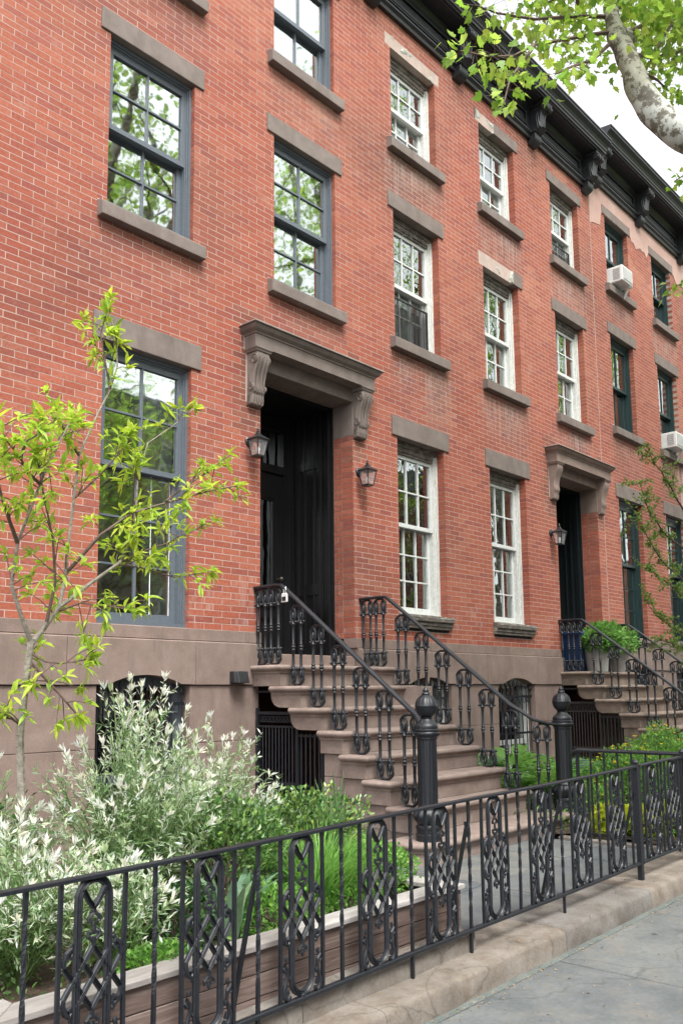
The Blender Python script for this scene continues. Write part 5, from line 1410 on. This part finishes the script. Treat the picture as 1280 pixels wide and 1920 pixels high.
# ------------------------------------------------------------------ potted plants on the far stoop
def pot(x, y, z, r0, h, mat, label, square=False):
    T = thing('flower_pot',(x,y,z),label,'pot','flower pots on the far landing'); mb = MB(); n = 4 if square else 20
    mb.lathe([(r0*.72,0),(r0*.96,h*.86),(r0*1.04,h*.87),(r0*1.04,h),(r0*.92,h),(r0*.88,h*.9),(.01,h*.9)],(x,y,z),n); o = build(mb,'pot_body',mat,T,smooth=not square,ang=30)
    mb = MB(); mb.lathe([(.001,0),(r0*.86,.0),(r0*.86,.012),(.001,.02)],(x,y,z+h*.9),16); build(mb,'potting_soil','soil',T); return T
pot(12.72,-.40,1.662,.16,.40,'grey_pot','grey pot at the left of the far landing'); pot(13.02,-.36,1.662,.14,.42,'white_pot','pale pot in the middle of the far landing'); pot(13.84,-.26,1.662,.19,.38,'grey_pot','large ribbed pot at the right of the far landing')
PG = [(.14,.34,.06),(.20,.42,.08),(.10,.25,.05),(.28,.46,.14)]
for k, (b_, rx, h, lab) in enumerate((((12.74,-.42,2.0),.24,.28,'leafy plant in the grey pot'),((12.98,-.44,2.02),.36,.38,'large leafy plant in the pale pot'),((13.84,-.30,1.98),.36,.40,'ferny green plant in the large ribbed pot'))):
    T = bushy('potted_plant',b_,rx,rx*.8,h,1300,.095 if k < 2 else .07,PG,120+k,lab,'leaf','potted plants on the far landing',.42); T['category'] = 'plant'

# ------------------------------------------------------------------ plane trees on the street
PLG = [(.32,.50,.07),(.38,.55,.08),(.26,.44,.06),(.45,.60,.11),(.20,.36,.05)]
def limb(mb, rr_, a, b_, r0, r1, bend, n=7):
    a, b_ = Vector(a), Vector(b_); pts = []; off = rdir(rr_)*bend
    for i in range(n+1):
        t = i/n; pts.append(a.lerp(b_,t)+off*math.sin(math.pi*t)+rdir(rr_)*bend*.12)
    pts[0] = a; mb.tube([tuple(p) for p in pts],[r0+(r1-r0)*i/n for i in range(n+1)],10); return pts
def plane_tree(base, height, seed, label, nleaf, near=False, spread=5.0):
    r_ = random.Random(seed); T = thing('plane_tree',base,label,'tree','plane trees along the street'); B = Vector(base); tb = MB(); lf = MB(); tw = MB()
    top = B+Vector((r_.uniform(-.4,.4),r_.uniform(-.3,.3),height*.42)); tp = limb(tb,r_,B-Vector((0,0,.3)),top,.36,.26,.12,9)
    ends = []
    for k in range(7):
        a = k*2*math.pi/7+r_.uniform(-.3,.3); e = top+Vector((math.cos(a)*spread*r_.uniform(.45,.8),math.sin(a)*spread*r_.uniform(.45,.8),height*r_.uniform(.18,.5)))
        p = limb(tb,r_,tp[-1-(k % 3)],e,.16,.05,.5); ends += p[3:]
        for q in range(3):
            s = p[r_.randint(3,7)]; e2 = s+rdir(r_,.3)*spread*r_.uniform(.25,.45); ends += limb(tw,r_,s,e2,.045,.012,.2,5)[1:]
    for k in range(5):
        a = k*1.3; e = top+Vector((math.cos(a)*spread*r_.uniform(.08,.32),math.sin(a)*spread*r_.uniform(.08,.32),height*r_.uniform(.45,.62)))
        p = limb(tb,r_,tp[-1],e,.13,.03,.35); ends += p[2:]
        for q in range(4):
            s = p[r_.randint(3,7)]; e2 = s+rdir(r_,.2)*spread*r_.uniform(.2,.4); ends += limb(tw,r_,s,e2,.04,.012,.2,5)[1:]
    for k in range(nleaf):
        p = r_.choice(ends)+rdir(r_)*abs(r_.gauss(0,.65)); leaf_plane(lf,p,(rdir(r_)+Vector((0,0,-.45))),r_.uniform(.055,.095),jit(r_.choice(PLG),r_,.2),r_,True)
    if near:
        # the pale limb that swings over the pavement toward the houses
        path = [(7.9,-6.75,4.1),(7.2,-6.0,4.5),(6.55,-5.38,4.85),(6.16,-5.0,5.02),(5.96,-4.72,5.14),(5.84,-4.52,5.33),(5.79,-4.40,5.52),(5.755,-4.34,5.72),(5.75,-4.30,5.90),(5.79,-4.2,6.15),(5.87,-4.15,6.35),(5.95,-4.1,6.55),(6.2,-3.95,7.2),(6.63,-3.8,7.86)]
        fine = []; fr_ = []; rad_ = [.18,.145,.125,.114,.108,.103,.096,.089,.081,.069,.058,.05,.04,.028]
        for i in range(len(path)-1):
            for q in range(5): fine.append(Vector(path[i]).lerp(Vector(path[i+1]),q/5)); fr_.append(rad_[i]+(rad_[i+1]-rad_[i])*q/5)
        for _ in range(2): fine = [fine[0]]+[(fine[i-1]+fine[i]*2+fine[i+1])/4 for i in range(1,len(fine)-1)]+[fine[-1]]
        lm = MB(); lm.tube([tuple(p) for p in fine],fr_,20)
        lm.v = [tuple(Vector(p)+Vector((noise.noise(Vector(p)*5),noise.noise(Vector(p)*5+Vector((9,0,0))),noise.noise(Vector(p)*5+Vector((0,9,0)))))*.022) for p in lm.v]
        tb.add(lm.v,lm.f)
        tb.tube([(5.755,-4.34,5.72),(5.70,-4.36,5.80)],[.05,.035],8); tb.tube([(5.84,-4.17,6.25),(5.98,-4.2,6.30),(6.06,-4.2,6.25)],[.06,.05,.045],8)
        TW = [[(5.84,-4.15,6.28),(5.51,-4.1,6.08),(5.19,-4.05,5.88),(4.9,-4.0,5.7),(4.7,-3.95,5.53),(4.43,-3.95,5.37),(4.07,-3.95,5.2)],[(4.9,-4.0,5.7),(4.71,-4.0,5.45),(4.56,-4.0,5.26),(4.47,-4.0,5.04)],[(5.95,-4.1,6.5),(5.56,-4.0,6.32),(5.1,-3.9,6.07),(4.77,-3.8,5.97),(4.5,-3.8,5.86)],[(5.85,-4.15,6.22),(5.36,-4.2,5.75),(4.92,-4.25,5.42),(4.69,-4.25,5.24)],[(5.89,-4.25,6.08),(6.44,-4.2,6.38),(7.48,-4.1,7.11),(8.59,-4.0,8.02)],[(5.99,-4.2,6.34),(6.75,-4.1,6.95),(7.84,-4.0,7.73)],[(5.85,-4.3,5.9),(6.26,-4.3,6.04),(6.58,-4.3,6.08)],[(6.0,-4.1,6.58),(6.82,-4.0,7.3),(7.91,-3.9,8.23)],[(5.96,-4.0,6.85),(5.61,-3.9,6.59),(5.38,-3.8,6.41)],[(6.3,-4.7,5.2),(6.9,-4.4,5.62),(7.04,-4.1,5.64)],[(7.6,-5.6,4.6),(8.6,-4.2,5.5),(8.9,-3.6,5.62),(8.42,-3.5,5.37)],[(5.56,-4.0,6.32),(5.4,-4.1,6.5),(5.1,-4.1,6.45)],[(6.44,-4.2,6.38),(6.6,-4.3,6.7),(6.9,-4.3,6.9)]]
        nf = MB()
        for t_ in TW:
            tw.tube(t_,[.016-.012*i/(len(t_)-1) for i in range(len(t_))],6)
            P_ = [Vector(p) for p in t_]
            dense = 1.0 if t_[0][0] < 6.5 else .8
            for i in range(len(P_)-1):
                if i == 0 and len(P_) > 3: continue
                for q in range(int((P_[i+1]-P_[i]).length*44*dense)+2):
                    p = P_[i].lerp(P_[i+1],r_.random()); d = rdir(r_,-.15); l = r_.uniform(.03,.16)
                    e = p+d*l; tw.tube([tuple(p),tuple(e)],.0016,4,cap=False); leaf_plane(nf,e,(d+Vector((0,0,-.35))+rdir(r_)*.5),r_.uniform(.048,.08),jit(r_.choice(PLG),r_,.18),r_)
            for q in range(7):
                leaf_plane(nf,P_[-1]+rdir(r_)*.06,(P_[-1]-P_[-2]).normalized()+rdir(r_)*.8+Vector((0,0,-.3)),r_.uniform(.05,.085),jit(r_.choice(PLG),r_,.18),r_)
        for k in range(2500):     # the leafy mass around the top of the limb
            p = Vector((r_.uniform(5.2,8.2),r_.uniform(-4.7,-3.6),0)); p.z = 6.35+(p.x-5.4)*.45+r_.gauss(.32,.36)
            leaf_plane(nf,p,(rdir(r_)+Vector((0,0,-.4))),r_.uniform(.048,.08),jit(r_.choice(PLG),r_,.18),r_)
        build(nf,'near_foliage','leaf',T,recalc=False)
    build(tb,'trunk','plane_bark',T,smooth=True); build(tw,'twigs','twig_brown',T,smooth=True,kind='stuff'); build(lf,'crown','leaf',T,recalc=False)
    return T
pt1 = plane_tree((8.3,-7.05,-.15),15,201,'pale-barked plane tree whose limb and leaves hang over the top right',12500,True)
pt2 = plane_tree((15.2,-7.05,.05),15.5,202,'plane tree farther along the kerb, mirrored in the windows of the middle house',17000,spread=5.6)
pt3 = dup(pt2,(7.5,0,.1),'plane tree well along the kerb, mirrored in the farther windows'); pt3.rotation_euler.z = 1.3
pt6 = dup(pt2,(15.5,0,.2),'plane tree at the far end of the kerb, mirrored in the last windows'); pt6.rotation_euler.z = 3.1
pt4 = dup(pt2,(-1.2,-7.6,-.1),'plane tree across the street, opposite the middle house'); pt4.rotation_euler.z = 2.2; pt4.scale = (1.05,1.05,.66)
pt5 = dup(pt2,(8.5,-7.6,.1),'plane tree across the street, opposite the far houses'); pt5.rotation_euler.z = 4.0; pt5.scale = (1.05,1.05,.68)
# small-leaved tree at the right edge, in the far bed
r_ = random.Random(301); T = thing('small_tree',(11.2,-2.55,.1),'small-leaved slender tree reaching in from the right edge','tree'); tb = MB(); lf = MB()
tb.tube([(11.2,-2.55,.05),(11.15,-2.55,1.2),(11.25,-2.5,2.4),(11.2,-2.5,4.0)],[.045,.038,.03,.012],8)
for a, b_ in (((11.2,-2.5,3.1),(9.7,-2.55,3.75)),((11.2,-2.5,2.7),(9.5,-2.6,3.3)),((11.2,-2.5,2.3),(9.65,-2.6,2.75)),((11.2,-2.5,2.0),(9.8,-2.5,2.35)),((11.2,-2.5,1.7),(9.9,-2.6,1.95)),((11.2,-2.5,3.6),(10.2,-2.4,4.3)),((11.2,-2.5,2.5),(12.6,-2.4,3.1)),((11.2,-2.5,3.2),(12.3,-2.3,3.9))):
    p = limb(tb,r_,a,b_,.014,.003,.12,8)
    for i in range(2,9):
        for q in range(3):
            e = p[i]+rdir(r_,.3)*r_.uniform(.08,.3); tb.tube([tuple(p[i]),tuple(e)],.0025,4,cap=False)
            for w in range(22):
                leaf_small(lf,p[i].lerp(e,r_.random())+rdir(r_)*.025,rdir(r_,.3),.05*r_.uniform(.6,1.2),.026,jit(r_.choice([(.17,.28,.06),(.24,.35,.07),(.12,.21,.05)]),r_,.2),r_)
build(tb,'trunk','twig_brown',T,smooth=True); build(lf,'crown','leaf',T,recalc=False)

# ------------------------------------------------------------------ houses across the street (mirrored in the panes)
def opposite(x0, w, h, seed, label):
    T = thing('opposite_house',(x0+w/2,-17.6,0),label,'house','houses across the street'); Y = -17.6
    mb = MB(); mb.box(x0,x0+w,Y-8,Y,-.4,h); build(mb,'wall','opposite_brick',T)
    mb = MB(); mb.box(x0-.02,x0+w+.02,Y+.001,Y+.5,h-.6,h+.1); build(mb,'cornice','cornice_paint',T)
    for i in range(3):
        for j, (z0, z1) in enumerate(((2.2,4.6),(5.8,7.6),(8.6,10.0))):
            xc = x0+w*(i+.5)/3
            mb = MB(); mb.box(xc-.5,xc+.5,Y+.001,Y+.03,z0,z1); o = build(mb,'window','white_sash',T)
            mb = MB(); mb.box(xc-.44,xc+.44,Y+.031,Y+.034,z0+.06,(z0+z1)/2-.02); mb.box(xc-.44,xc+.44,Y+.031,Y+.034,(z0+z1)/2+.02,z1-.06); build(mb,'pane','room',o)
            mb = MB(); mb.box(xc-.62,xc+.62,Y+.001,Y+.05,z1+.002,z1+.24); build(mb,'lintel','opposite_trim',T)
for i in range(6): opposite(-4+i*6.4,6.36,11.2,400+i,['first','second','third','fourth','fifth','sixth'][i]+' brick row house from the left across the street, mirrored in windows')

# ------------------------------------------------------------------ fallen bits on the pavement
r_ = random.Random(500); mb = MB()
for k in range(900):
    if k < 560: x = r_.uniform(2.5,9.5); y = -4.07-abs(r_.gauss(0,.05))
    else: x = r_.uniform(2.5,9.5); y = r_.uniform(-5.2,-3.7)
    z = (-.116 if y < -4.045 else .008)+gz(x); leaf_small(mb,(x,y,z),Vector((r_.uniform(-1,1),r_.uniform(-1,1),.1)),.014*r_.uniform(.5,1.6),.007,(0,0,0,1),r_)
mb.c = None
tag(build(mb,'leaf_litter','litter_mat',recalc=False),'dry brown leaf bits along the kerb joint','litter',kind='stuff')

r_ = random.Random(501); mb = MB()
for k in range(70):
    x, y = r_.uniform(2.6,9.5), r_.uniform(-6.0,-4.2); q = r_.uniform(.008,.022)
    mb.lathe([(q,0),(q*.8,.0015),(.0005,.0018)],(x,y,-.1185+gz(x)),9)
tag(build(mb,'gum_spots','asphalt'),'dark trodden spots scattered on the bluestone sidewalk','stain',kind='stuff')
